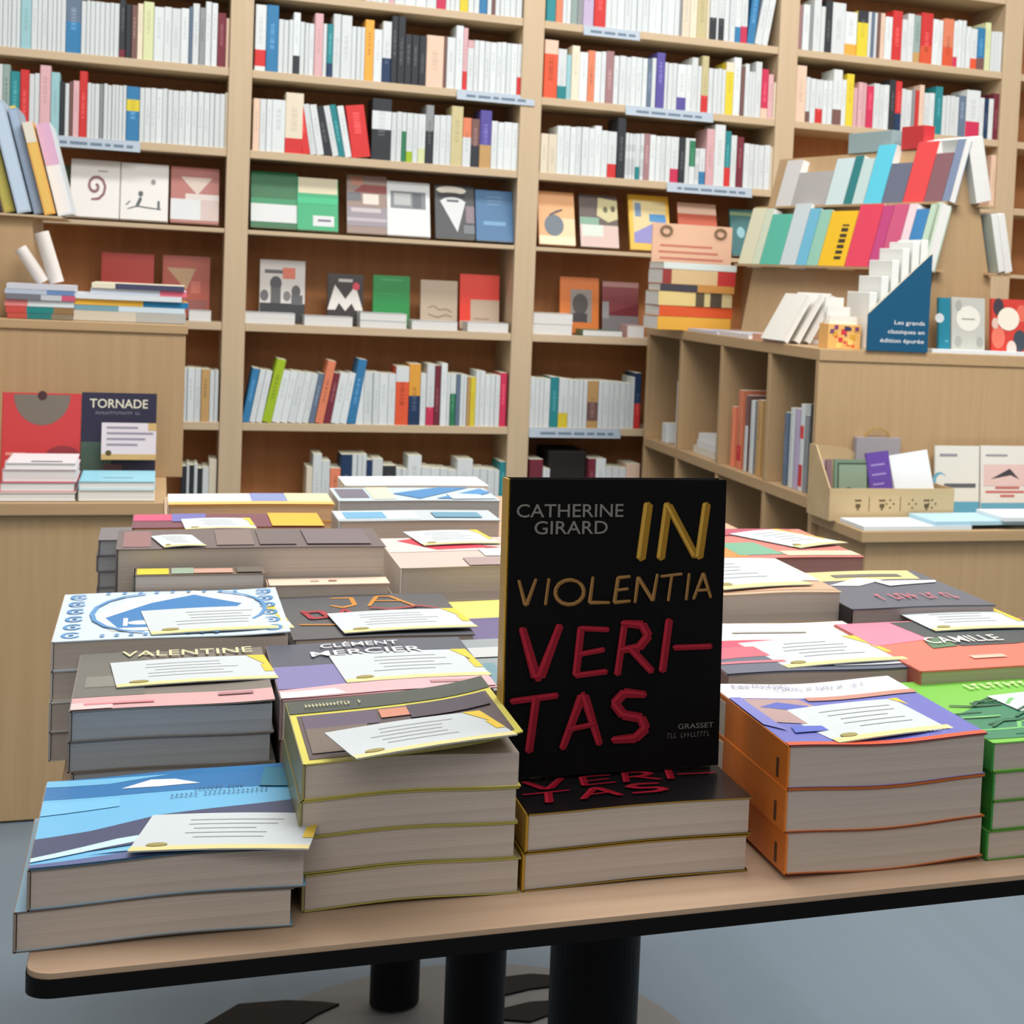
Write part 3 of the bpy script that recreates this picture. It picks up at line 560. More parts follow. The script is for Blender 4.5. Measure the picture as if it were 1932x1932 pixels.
# books in the side compartments, spines to the left
def side_book(px, w, h, d, zb, ck, label, bands=(), lean=0):
    y = atX(px, 800, RX+.02)[1]; mb = spine_book(w, h, d, ck, list(bands))
    o = mb.build('compartment_book', None, (RX+.02, y+w/2, zb+.0006), (R(lean), 0, R(-90))); return tag(o, label, 'book', 'books in the side compartments of the right counter')
side_book(1277, .026, .20, .2, .632, 'W', 'thin white book against the divider in the far compartment')
side_book(1254, .05, .06, .12, .632, 'W', 'small white booklet standing in the far compartment')
for i, (w_, l_, t_, cc) in enumerate(((.20, .15, .022, (226, 224, 216)), (.17, .14, .018, (232, 234, 236)), (.16, .14, .02, (236, 238, 240)))):
    y = atX(1346, 840, RX+.02)[1]
    board_book('compartment_book', '%s white book in the flat pile of the second compartment' % ['lowest', 'middle', 'topmost'][i], 'book', .15, w_, t_, (RX+.025+.004*i, y+.01*i, .6326+[0, .0224, .0408][i]), (0, 0, 0), c_(*cc), (), (), 'books in the side compartments of the right counter')
for (px, w, h, ck, lb, bd) in ((1391, .022, .165, 'o', 'short coral book in the third compartment', ()), (1404, .03, .215, 'o', 'tall coral red book in the third compartment', [('R', .1, .3)]), (1417, .02, .205, 'X', 'thin brown book in the third compartment', [('W', 0, .6)]), (1428, .026, .195, 'G', 'grey book in the third compartment', [('W', 0, 1)]), (1441, .032, .20, 'D', 'ochre book in the third compartment', ()),
        (1492, .022, .185, 'Z', 'slate book in the nearest compartment', ()), (1503, .022, .20, 'W', 'white book in the nearest compartment', ()), (1513, .02, .20, 'I', 'lilac grey book in the nearest compartment', ()), (1522, .02, .215, 'W', 'white book with red marks in the nearest compartment', [('R', .05, .3), ('R', .6, .75)]), (1531, .02, .19, 'G', 'grey spined book in the nearest compartment', ()), (1539, .012, .22, 'K', 'charcoal book at the corner of the nearest compartment', ())):
    side_book(px-9, w, h, .2, .632, ck, lb, bd)
o = boxobj('grey_folder', RX+.2, RX+.212, 3.68, 3.93, .6325, .93, pm(c_(176, 170, 158), .6)); tag(o, 'tall grey folder standing behind the books of the nearest compartment', 'folder')
o = boxobj('lying_book', RX+.03, RX+.2, 4.40, 4.66, .1255, .14+.36, pm(c_(30, 118, 140), .5)); tag(o, 'teal box file in the low compartment behind the black standing book', 'box file')
# things on the ledge
def at_ledge(px, py, Y): return atY(px, py, Y)
b0 = atY(1563, 985, 3.47); b1 = atY(1798, 980, 3.47)
CARD = wood('raw_cardboard', (.50, .37, .20), (.58, .44, .26), 0, .3, .8)
bx = thing('cardboard_display_box', 'tan cardboard display box with row of icons on the right ledge', 'box', (b0[0], 3.47, .6005)); BW = b1[0]-b0[0]
b = MB(); b.box(0, BW, 0, .003, 0, .075, CARD); b.build('front_wall', bx)
b = MB(); b.box(0, BW, 0.003, .137, 0, .003, CARD); b.build('base', bx)
b = MB(); b.prism([(0, 0), (BW, 0), (BW, .075), (BW*.62, .10), (BW*.30, .155), (0, .165)], lambda p: (p[0], .137, p[1]), lambda p: (p[0], .14, p[1]), CARD); b.build('back_wall', bx)
for x in (0, BW-.003):
    b = MB(); b.prism([(.003, .003), (.137, .003), (.137, .165), (.10, .165), (.003, .075)] if x == 0 else [(.003, .003), (.137, .003), (.137, .075), (.003, .075)], lambda p: (x, p[0], p[1]), lambda p: (x+.003, p[0], p[1]), CARD); b.build('side_wall', bx)
b = MB(); q = pm(c_(96, 78, 48), .7)
for i, u in enumerate((.2, .31, .39, .48, .56, .66, .75, .82)):
    x = u*BW
    if i in (1, 4): b.box(x, x+.0015, -.0006, 0, .022, .056, q)
    elif i % 2: 
        for a in circ(0, 0, 1, 1, 8)[::2]: b.box(x+a[0]*.009-.002, x+a[0]*.009+.002, -.0006, 0, .039+a[1]*.009-.002, .039+a[1]*.009+.002, q)
    else:
        b.box(x, x+.016, -.0006, 0, .045, .049, q); b.box(x+.002, x+.014, -.0006, 0, .03, .039, q); b.box(x+.006, x+.01, -.0006, 0, .024, .03, q)
b.build('icon_print', bx)
GB = 'booklets standing in the cardboard box'
def box_book(xa, xb, ytop, yb, Y, tilt, lean, cov, lab, art=(), t=.008):
    a = atY(xa, 935, Y); e = atY(xb, 935, Y); h = atY((xa+xb)/2, ytop, Y)[2]-.6045
    return board_book('booklet', lab, 'booklet', e[0]-a[0], h, t, (a[0], Y+t, .6045), (R(90-tilt), R(lean), 0), cov, art, (), GB)
box_book(1547, 1556, 868, 0, 3.592, 4, 0, c_(186, 168, 176), 'pinkish grey booklet edge at left in the cardboard box')
box_book(1559, 1569, 868, 0, 3.588, 4, 0, c_(150, 120, 130), 'mauve booklet edge at left in the cardboard box')
box_book(1575, 1644, 868, 0, 3.50, 5, 0, c_(122, 144, 122), 'sage green framed booklet in the cardboard box', [(poly_uv(.08, .06, .92, .94), c_(66, 84, 70)), (poly_uv(.12, .09, .88, .91), c_(142, 160, 138)), (circ(.4, .36, .16), c_(70, 88, 76)), (circ(.66, .34, .13), c_(70, 88, 76)), (poly_uv(.36, .1, .42, .4), c_(70, 88, 76))])
box_book(1650, 1692, 856, 0, 3.49, 8, -7, c_(104, 74, 160), 'violet booklet leaning in the cardboard box', lines(.15, .8, .5, .8, 3, c_(160, 140, 200), .03))
box_book(1700, 1772, 860, 0, 3.485, 12, -9, c_(236, 240, 242), 'white booklet leaning at right in the cardboard box', lines(.4, .9, .12, .2, 2, c_(190, 196, 200), .015))
gt = thing('gift_bag', 'grey card bag with tan loop handle behind the cardboard box', 'bag', (atY(1615, 870, 3.595)[0], 3.588, .6005))
gw = atY(1698, 870, 3.595)[0]-atY(1615, 870, 3.595)[0]; gh = atY(1650, 826, 3.595)[2]-.6005
b = MB(); b.box(0, gw, .008, .03, 0, gh, pm(c_(164, 160, 166), .6)); b.build('bag', gt)
b = MB(); N = 16
for i in range(N):
    a0, a1 = math.pi*i/N, math.pi*(i+1)/N
    pts = [(gw/2-math.cos(a)*rr, gh-.004+math.sin(a)*rr*.75) for a, rr in ((a0, .036), (a1, .036), (a1, .031), (a0, .031))]
    b.prism(pts, lambda p: (p[0], .017, p[1]), lambda p: (p[0], .021, p[1]), pm(c_(178, 146, 84), .6))
b.build('handle', gt)
def ledge_card(xa, xb, ytop, Y, zb, lab, cov, art, texts=(), tilt=6, t=.006, grp=None, nm='display_book'):
    a = atY(xa, 940, Y); e = atY(xb, 940, Y); h = (atY((xa+xb)/2, ytop, Y+.01)[2]-zb)/math.cos(R(tilt))
    return board_book(nm, lab, 'book', e[0]-a[0], h, t, (a[0], Y, zb+.0006), (R(90-tilt), 0, 0), cov, art, texts, grp)
ledge_card(1763, 1846, 842, 3.585, .60, 'white booklet with blue foot and bold title, left of the pair on right ledge', c_(226, 226, 218), [(poly_uv(0, 0, 1, .17), c_(96, 166, 196)), (poly_uv(.1, .84, .5, .88), c_(150, 150, 160)), (circ(.1, .48, .16, .8), c_(110, 170, 196)), (circ(.14, .48, .12, .8), c_(226, 226, 218)), (poly_uv(.2, .38, .92, .44), c_(96, 100, 104))], nm='display_book', grp='pair of white booklets on the right ledge')
ledge_card(1849, 1940, 842, 3.585, .60, 'white booklet with blue foot and pink picture on right ledge', c_(228, 226, 220), [(poly_uv(0, 0, 1, .15), c_(104, 170, 196)), (poly_uv(.1, .84, .55, .87), c_(150, 150, 160)), (poly_uv(.06, .4, 1, .72), c_(226, 196, 192)), ([(.2, .5), (.6, .66), (.8, .5), (.62, .56)], c_(70, 66, 70)), (poly_uv(.3, .36, .8, .39), c_(200, 100, 96)), (poly_uv(.1, .3, .9, .33), c_(208, 110, 104)), (poly_uv(.4, .24, .7, .27), c_(208, 110, 104))], grp='pair of white booklets on the right ledge')
GLF = 'leaflets spread along the right ledge'
lz = .6006
for i, (x0, x1, y0, y1, rz, cc, nm) in enumerate(((1.452, 1.72, 3.318, 3.46, 0, (222, 232, 236), 'white leaflet at the left end of the right ledge'), (1.63, 1.88, 3.322, 3.462, 1.5, (176, 214, 230), 'pale blue leaflet in the middle of the right ledge'), (1.80, 2.1, 3.316, 3.46, -1, (228, 236, 240), 'white leaflet at the right of the right ledge'))):
    t = .009
    o = boxobj('leaflet', 0, x1-x0, 0, y1-y0, 0, t, pm(c_(*cc), .4)); o.location = (x0, y0, lz); o.rotation_euler = (0, 0, R(rz)); tag(o, nm, 'leaflet', GLF); lz += t+.0004
# ---- things on the worktop of the right counter
TZ = .9905
GT = 'magazines lying along the left edge of the right counter'
for i, (x0, x1, y0, y1, t, cc, lb) in enumerate(((1.452, 1.66, 4.42, 4.70, .008, (196, 206, 226), 'pale blue magazine lying at the far end of the right counter'), (1.452, 1.64, 4.15, 4.40, .012, (226, 222, 226), 'white magazine lying midway along the right counter'), (1.452, 1.60, 3.90, 4.12, .016, (232, 168, 140), 'coral magazine lying beside the white leaning booklets'))):
    board_book('magazine', lb, 'magazine', x1-x0, y1-y0, t, (x0, y0, TZ), (0, 0, 0), c_(*cc), [(poly_uv(.1, .2, .6, .5), c_(150, 176, 214)), (poly_uv(.5, .6, .95, .8), c_(236, 190, 170))], (), GT)
SY = 4.72
xa, xb = atY(1241, 600, SY)[0], atY(1388, 600, SY)[0]
zc = TZ; zz = atY(1315, 497, SY)[2]; H = zz-TZ
GS = 'books stacked before the pink notice'
for (f0, f1, cols, lb, dx) in ((0, .2, [(1, c_(232, 176, 70))], 'yellow spined book at the bottom of the stack before the notice', 0), (.2, .36, [(1, c_(222, 90, 44))], 'orange red book in the stack before the notice', .004), (.36, .57, [(.5, c_(226, 202, 136)), (.62, c_(90, 80, 60)), (.7, c_(214, 196, 140)), (.86, c_(80, 70, 56)), (1, c_(206, 190, 140))], 'cream book with black scribbles in the stack before the notice', .0),
        (.57, .68, [(.5, c_(66, 64, 72)), (1, c_(196, 140, 70))], 'dark and tan spined book in the stack before the notice', .004), (.68, .9, [(.12, c_(150, 60, 56)), (.75, c_(214, 186, 140)), (1, c_(190, 56, 56))], 'tan book with red end in the stack before the notice', .01), (.9, 1.0, [(1, c_(214, 226, 222))], 'pale book topping the stack before the notice', .012)):
    w_ = (xb-xa)*.94; t = (f1-f0)*H-.0006
    r = thing('stacked_book', lb, 'book', (xa+dx, SY, TZ+f0*H), (0, 0, R(rnd.uniform(-2, 2))), GS)
    b = MB(); b.box(.001, w_-.001, .003, .148, .001, t-.001, PAGEW); b.build('page_block', r); b = MB(); x = 0
    for f, cc in cols: b.box(x*w_, f*w_, 0, .003, .0002, t-.0002, pm(cc, .45)); x = f
    cm = pm(cols[-1][1], .45); b.box(0, w_, .003, .15, 0, .0011, cm); b.box(0, w_, .003, .15, t-.0011, t, cm); b.build('cover', r)
NY = 4.92
n0 = atY(1226, 560, NY)[0]; n1 = atY(1376, 560, NY)[0]; nz = atY(1300, 424, NY)[2]
sg = thing('notice_board', 'pinkish cardboard notice with two clip rings behind the book stack', 'notice', (n0, NY, TZ))
PINKC = pm(c_(226, 184, 156), .6)
b = MB(); b.box(0, n1-n0, 0, .006, 0, nz-TZ, PINKC); b.build('board', sg)
b = MB(); tx = pm(c_(196, 120, 104), .6); hh = nz-TZ; ww = n1-n0
for i in range(5): b.box(ww*(.08 if i % 2 else .1), ww*rnd.uniform(.7, .92), -.0006, 0, hh*(.78-.06*i), hh*(.8-.06*i), tx)
b.build('lettering', sg)
for u in (.17, .85):
    b = MB(); 
    for i in range(18):
        a0, a1 = 2*math.pi*i/18, 2*math.pi*(i+1)/18
        b.prism([(math.cos(a)*r_*1.2, math.sin(a)*r_) for a, r_ in ((a0, .017), (a1, .017), (a1, .011), (a0, .011))], lambda p: (p[0], 0, p[1]), lambda p: (p[0], .004, p[1]), pm(c_(128, 104, 78), .4))
    b.build('clip_ring', sg, (ww*u, -.005, hh*.93))
# leaning white booklets
GW = 'white booklets leaning on the right counter'
for i, (x, h, lb) in enumerate(((1500, .135, 'left white booklet leaning right before the oak stand'), (1525, .14, 'middle white booklet leaning right before the oak stand'), (1548, .14, 'right white booklet leaning right before the oak stand'))):
    a = atY(x-22, 625, 3.86)
    board_book('booklet', lb, 'booklet', .16, h, .016, (a[0]+.012, 3.86+.01*i+.16, TZ), (R(90), 0, R(-90)), c_(236, 236, 230), (), (), GW).rotation_euler = (Matrix.Rotation(R(28), 3, 'Y') @ Matrix.Rotation(R(-90), 3, 'Z') @ Matrix.Rotation(R(90), 3, 'X')).to_euler()
# small floral box with white cards
f0 = atY(1557, 650, 3.66); f1 = atY(1618, 652, 3.66); fh = atY(1590, 612, 3.66)[2]-TZ; fw = f1[0]-f0[0]
fb = thing('card_box', 'small box printed with orange and purple flowers holding white cards', 'box', (f0[0], 3.645, TZ))
b = MB(); b.box(0, fw, 0, .06, 0, fh, pm(c_(240, 186, 110), .5)); b.build('box', fb)
b = MB(); q = random.Random(3); cl = [c_(236, 92, 60), c_(120, 70, 120), c_(250, 214, 120), c_(214, 60, 70), c_(70, 56, 90), c_(222, 170, 60)]
for i in range(22):
    x, z, s = q.uniform(0, fw*.85), q.uniform(0, fh*.82), q.uniform(.005, .014)
    b.box(x, min(x+s, fw), -.0004-.00004*i, 0, z, min(z+s, fh), pm(cl[i % 6], .5))
b.build('flower_print', fb)
b = MB()
for i in range(3): b.box(.006, fw-.006-.012*i, .012+.016*i, .018+.016*i, fh*.5, fh+.02+.022*i, pm(c_(232, 232, 226), .5))
b.build('white_cards', fb)
# blue triangular holder
HY = 3.62
h0 = atY(1632, 655, HY); h1 = atY(1747, 655, HY); hz = atY(1750, 480, HY)[2]; hzl = atY(1635, 592, HY)[2]; HW = h1[0]-h0[0]
hd = thing('booklet_holder', 'dark blue triangular display holder full of white booklets on right counter', 'display holder', (h0[0], HY-.01, TZ))
NAVY = pm(c_(14, 84, 120), .55); hp = [(0, 0), (HW, 0), (HW, hz-TZ), (HW-.004, hz-TZ), (0, hzl-TZ)]
for y, nm in ((0, 'front_side'), (.155, 'rear_side')):
    b = MB(); b.prism(hp, lambda p: (p[0], y, p[1]), lambda p: (p[0], y+.004, p[1]), NAVY); hs = b.build(nm, hd); hfront = hs if y == 0 else hfront
b = MB(); b.box(0, HW, .004, .155, 0, .004, pm(c_(214, 206, 184), .6)); b.box(HW-.004, HW, .004, .155, .004, hz-TZ-.002, pm(c_(214, 206, 184), .6)); b.build('tray', hd)
b = MB(); q = pm(c_(214, 206, 184), .6); b.prism([(0, hzl-TZ), (HW-.004, hz-TZ), (HW, hz-TZ), (HW, hz-TZ+.004), (0, hzl-TZ+.004)], lambda p: (p[0], -.0006, p[1]), lambda p: (p[0], .0046, p[1]), q); b.build('cut_edge', hd)
for s, u1, v, wd in (('Les grands', .93, .062, .50), ('classiques en', .93, .04, .60), ('édition épurée', .93, .018, .72)):
    V, F = text_mesh(s, HW*wd, .013, .01); b = MB()
    for fc in F: b.face([(HW*u1-HW*wd+V[i][0], -.0008, v+V[i][1]) for i in fc], pm(c_(226, 232, 236), .5))
    b.build('lettering', hfront)
for i, (u, h_, lb) in enumerate(((.02, .135, 'lowest white booklet at the open end of the blue holder'), (.2, .175, 'second white booklet from the open end of the blue holder'), (.36, .215, 'third white booklet from the open end of the blue holder'), (.52, .245, 'fourth white booklet in the blue holder'), (.68, .262, 'fifth white booklet in the blue holder'), (.82, .268, 'tallest white booklet at the back of the blue holder'))):
    o = boxobj('booklet', 0, HW*.12, 0, .14, 0, h_, pm(c_(236, 238, 234), .5), None, .0015); o.location = (h0[0]+HW*u+.002, HY+.0, TZ+.0045); tag(o, lb, 'booklet', 'white booklets in the blue holder')
GCV = 'small picture books standing on the right counter'
cardsR = ((1752, 1773, 562, (36, 128, 152), 'teal book with white disc beside the blue holder', [(circ(.05, .62, .4, .22), wht), (circ(.7, .2, .16, .1), c_(110, 180, 196))]),
 (1776, 1838, 562, (192, 192, 184), 'grey patterned book with white disc on the right counter', [(circ(.5, .62, .36, .64), c_(228, 226, 216)), (circ(.2, .85, .1), c_(166, 168, 162)), (circ(.85, .2, .1), c_(166, 168, 162)), (circ(.2, .2, .1), c_(170, 172, 166)), (poly_uv(.3, .6, .7, .62), c_(150, 146, 136))]),
 (1851, 1913, 565, (208, 66, 56), 'red floral book with white disc on the right counter', [(circ(.2, .3, .2), c_(232, 120, 100)), (circ(.85, .25, .2), c_(66, 74, 84)), (circ(.2, .85, .16), c_(70, 60, 70)), (circ(.6, .1, .15), c_(228, 206, 196)), (circ(.9, .75, .16), c_(226, 110, 90)), (circ(.1, .55, .1), c_(220, 190, 176)), (circ(.5, .64, .33, .64), c_(236, 228, 212))]),
 (1916, 1960, 600, (206, 70, 60), 'red book cut by the right edge of the photo', [(circ(.3, .4, .3), c_(236, 214, 206))]))
for xa, xb, yt, cc, lb, art in cardsR:
    ledge_card(xa, xb, yt, 3.67, TZ, lb, c_(*cc), art, grp=GCV, t=.012)
o = boxobj('leaflet', atY(1760, 655, 3.62)[0], 2.2, 3.621, 3.66, TZ, TZ+.009, pm(c_(232, 236, 238), .5)); tag(o, 'white strip of leaflets under the small picture books at right', 'leaflet')

# ---- A-shaped book stand on the right counter
AO = Vector((1.74, 3.70, TZ)); AR = math.atan2(.202, .979)
af = thing('book_stand', 'A-shaped oak book stand loaded on both slopes on the right counter', 'book stand', AO, (0, 0, AR))
LEN = .90
prof = [(.02, 0), (.27, 0), (.225, .21), (.15, .52), (.128, .52), (.055, .21)]
b = MB(); b.prism(prof, lambda p: (p[0], .02, p[1]), lambda p: (p[0], LEN, p[1]), CV); b.build('body', af)
for nm, x0, x1, z in (('lower_lip', -.006, .07, .205), ('lower_lip', .21, .285, .205), ('upper_lip', .055, .115, .375), ('upper_lip', .165, .225, .375)):
    b = MB(); b.box(x0, x1, 0.0, LEN+.01, z-.006, z, CYW); b.build(nm, af)
MA = Matrix.Translation(AO) @ Matrix.Rotation(AR, 4, 'Z')
def s_of(px, x, z):
    lo, hi = -.3, 1.6
    for _ in range(40):
        m = (lo+hi)/2
        if proj(MA @ Vector((x, m, z)))[0] > px: lo = m
        else: hi = m
    return m
def stand_book(xl, xr, u, zb, h, t, lean, cov, lb, grp, spine=None, nb=0, pages=PAGEW):
    s0, s1 = s_of(xr, u, zb), s_of(xl, u, zb)
    s0 = max(s0, -.01)
    L = max(s1-s0, .02)
    loc = MA @ Vector((u, s0+.001, zb+.0008)); rot = (Matrix.Rotation(AR, 3, 'Z') @ Matrix.Rotation(R(lean), 3, 'Y')).to_euler()
    r = thing('stand_book', lb, 'book', loc, rot, grp)
    b = MB(); b.box(.0012, t-.0012, .001, L-.003, .001, h-.001, pages); b.build('page_block', r)
    cm = pm(cov, .35, .45); b = MB(); b.box(0, .0012, 0, L-.002, 0, h, cm); b.box(t-.0012, t, 0, L-.002, 0, h, cm); b.box(0, t, L-.003, L-.002, 0, h, cm); b.build('cover', r)
    if nb:
        b = MB(); k = pm(c_(60, 50, 40), .5); q = random.Random(nb)
        for i in range(7): b.box(-.0004, 0, L*.2, L*.45, h*(.12+.1*i), h*(.12+.1*i+q.uniform(.03, .07)), k)
        b.build('lettering', r)
    return r
G1, G2 = 'books on the lower left slope of the stand', 'books on the upper left slope of the stand'
low = [(1392, 1418, .17, (226, 226, 196), 'pale yellow books edge at the far end of the lower slope'), (1418, 1432, .168, (214, 226, 204), 'pale green thin book on the lower slope'), (1432, 1470, .15, (84, 190, 168), 'turquoise green book on the lower slope'), (1470, 1500, .18, (206, 220, 226), 'white book with red and grey picture on the lower slope'),
       (1500, 1520, .165, (110, 190, 222), 'sky blue book on the lower slope'), (1520, 1542, .16, (150, 206, 186), 'mint and lilac book on the lower slope'), (1542, 1592, .155, (246, 196, 30), 'yellow book with black upright lettering on the lower slope'), (1592, 1636, .172, (228, 66, 96), 'pink red book on the lower slope'), (1636, 1656, .168, (196, 70, 130), 'magenta book on the lower slope'), (1656, 1684, .17, (206, 90, 130), 'rose book on the lower slope'),
       (1684, 1700, .17, (238, 214, 222), 'pale pink book on the lower slope'), (1700, 1724, .155, (60, 132, 190), 'mid blue book on the lower slope'), (1724, 1742, .168, (186, 212, 192), 'pale sage book on the lower slope'), (1742, 1757, .172, (206, 224, 204), 'pale green book nearest on the lower slope')]
for i, (xl, xr, h, cc, lb) in enumerate(low):
    stand_book(xl, xr, 0.0, .205+TZ-TZ, h, .03 if i % 3 else .038, 15, c_(*cc), lb, G1, nb=5 if lb.startswith('yellow') else 0)
up = [(1462, 1492, .14, (214, 214, 214), 'grey white book at the far end of the upper slope'), (1492, 1556, .10, (176, 174, 174), 'book with grey photo cover on the upper slope'), (1556, 1590, .135, (206, 228, 232), 'pale aqua book on the upper slope'), (1590, 1606, .14, (30, 128, 132), 'dark teal book on the upper slope'), (1606, 1628, .13, (196, 220, 220), 'pale grey green book on the upper slope'), (1628, 1662, .165, (92, 206, 232), 'bright cyan book on the upper slope'),
      (1662, 1702, .11, (104, 112, 134), 'slate and grey book on the upper slope'), (1702, 1742, .165, (228, 74, 78), 'bright coral red book on the upper slope'), (1742, 1776, .13, (136, 96, 104), 'plum book on the upper slope'), (1776, 1802, .165, (126, 142, 172), 'blue grey book nearest on the upper slope')]
for i, (xl, xr, h, cc, lb) in enumerate(up): stand_book(xl, xr, .066, .375, h, .026 if i != 9 else .02, 15, c_(*cc), lb, G2)
G3 = 'books on the right slope of the stand'
for (u, zb, h, t, cc, lb, s1) in ((.205, .375, .165, .05, (196, 202, 200), 'pale grey book nearest on the upper right slope', .2), (.262, .205, .15, .022, (176, 186, 178), 'grey green book nearest on the lower right slope', .2), (.286, .205, .152, .024, (214, 220, 214), 'white book nearest on the lower right slope', .2)):
    loc = MA @ Vector((u-t, -.006, zb+.0008)); r = thing('stand_book', lb, 'book', loc, (Matrix.Rotation(AR, 3, 'Z') @ Matrix.Rotation(R(-14), 3, 'Y')).to_euler(), G3)
    b = MB(); b.box(.0012, t-.0012, .0, s1-.002, .001, h-.001, PAGEW); b.build('page_block', r)
    cm = pm(c_(*cc), .4); b = MB(); b.box(0, .0012, 0, s1, 0, h, cm); b.box(t-.0012, t, 0, s1, 0, h, cm); b.box(0, t, s1-.001, s1, 0, h, cm); b.build('cover', r)
for (xl, xr, h, cc, lb) in ((1600, 1682, .055, (150, 172, 176), 'grey aqua book lying along the ridge of the stand'), (1700, 1742, .06, (196, 50, 56), 'dark red book standing on the ridge of the stand')):
    s0, s1 = s_of(xr, .12, .56), s_of(xl, .12, .56)
    o = boxobj('ridge_book', 0, .035, 0, s1-s0, 0, h, pm(c_(*cc), .4), None, .001); o.location = MA @ Vector((.122, s0, .521)); o.rotation_euler = (0, 0, AR); tag(o, lb, 'book', 'books on the ridge of the stand')

# ================================================================== DISPLAY TABLES
TT = .766
def table(label, x0, x1, y0, y1, cols, plate, cr=.014):
    cx, cy = (x0+x1)/2, (y0+y1)/2
    t = thing('display_table', label, 'table', (cx, cy, 0)); X0, X1, Y0, Y1 = x0-cx, x1-cx, y0-cy, y1-cy
    P2 = []
    for (ax, ay, a0) in ((X1-cr, Y1-cr, 0), (X0+cr, Y1-cr, 90), (X0+cr, Y0+cr, 180), (X1-cr, Y0+cr, 270)):
        for i in range(7): a = R(a0+15*i); P2.append((ax+cr*math.cos(a), ay+cr*math.sin(a)))
    b = MB(); b.prism(P2, lambda p: (p[0]*.9985, p[1]*.9985, TT-.003), lambda p: (p[0]*.9985, p[1]*.9985, TT), WT); b.build('tabletop', t)
    b = MB(); b.prism(P2, lambda p: (*p, TT-.0125), lambda p: (*p, TT-.003), BLACK); b.build('edge_band', t)
    for (px, py, r) in cols:
        b = MB(); cyl(b, px-cx, py-cy, .012, TT-.0125, r, BLACK, 40); o = b.build('column', t, smooth=False)
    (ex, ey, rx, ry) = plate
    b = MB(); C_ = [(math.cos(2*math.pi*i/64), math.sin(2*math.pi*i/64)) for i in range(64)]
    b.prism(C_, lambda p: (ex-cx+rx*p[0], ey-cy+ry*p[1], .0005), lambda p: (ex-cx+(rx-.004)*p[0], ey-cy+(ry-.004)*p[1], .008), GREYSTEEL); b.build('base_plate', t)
    return t, cx, cy
def on_floor_ray(px, depth_y):  # column standing at world Y under the given picture column
    return atY(px, 1850, depth_y)[0]
c1 = on_floor_ray(1121, 1.32); c2 = on_floor_ray(897, 1.98); c3 = on_floor_ray(745, 2.50)
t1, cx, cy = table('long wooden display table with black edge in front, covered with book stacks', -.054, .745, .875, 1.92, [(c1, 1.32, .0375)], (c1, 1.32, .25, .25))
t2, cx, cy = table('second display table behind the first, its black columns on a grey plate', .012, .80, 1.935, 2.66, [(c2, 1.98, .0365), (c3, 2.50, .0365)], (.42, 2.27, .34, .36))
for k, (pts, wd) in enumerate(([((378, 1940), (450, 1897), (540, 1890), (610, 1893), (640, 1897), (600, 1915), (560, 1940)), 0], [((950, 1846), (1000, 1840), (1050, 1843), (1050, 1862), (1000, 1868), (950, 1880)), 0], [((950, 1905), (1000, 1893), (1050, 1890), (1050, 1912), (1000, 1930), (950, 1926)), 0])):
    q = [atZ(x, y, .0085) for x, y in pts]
    b = MB(); b.prism([(v[0]-cx, v[1]-cy) for v in q], lambda p: (*p, .0078), lambda p: (*p, .0115), BLACK); b.build('rubber_foot_pad', t2)

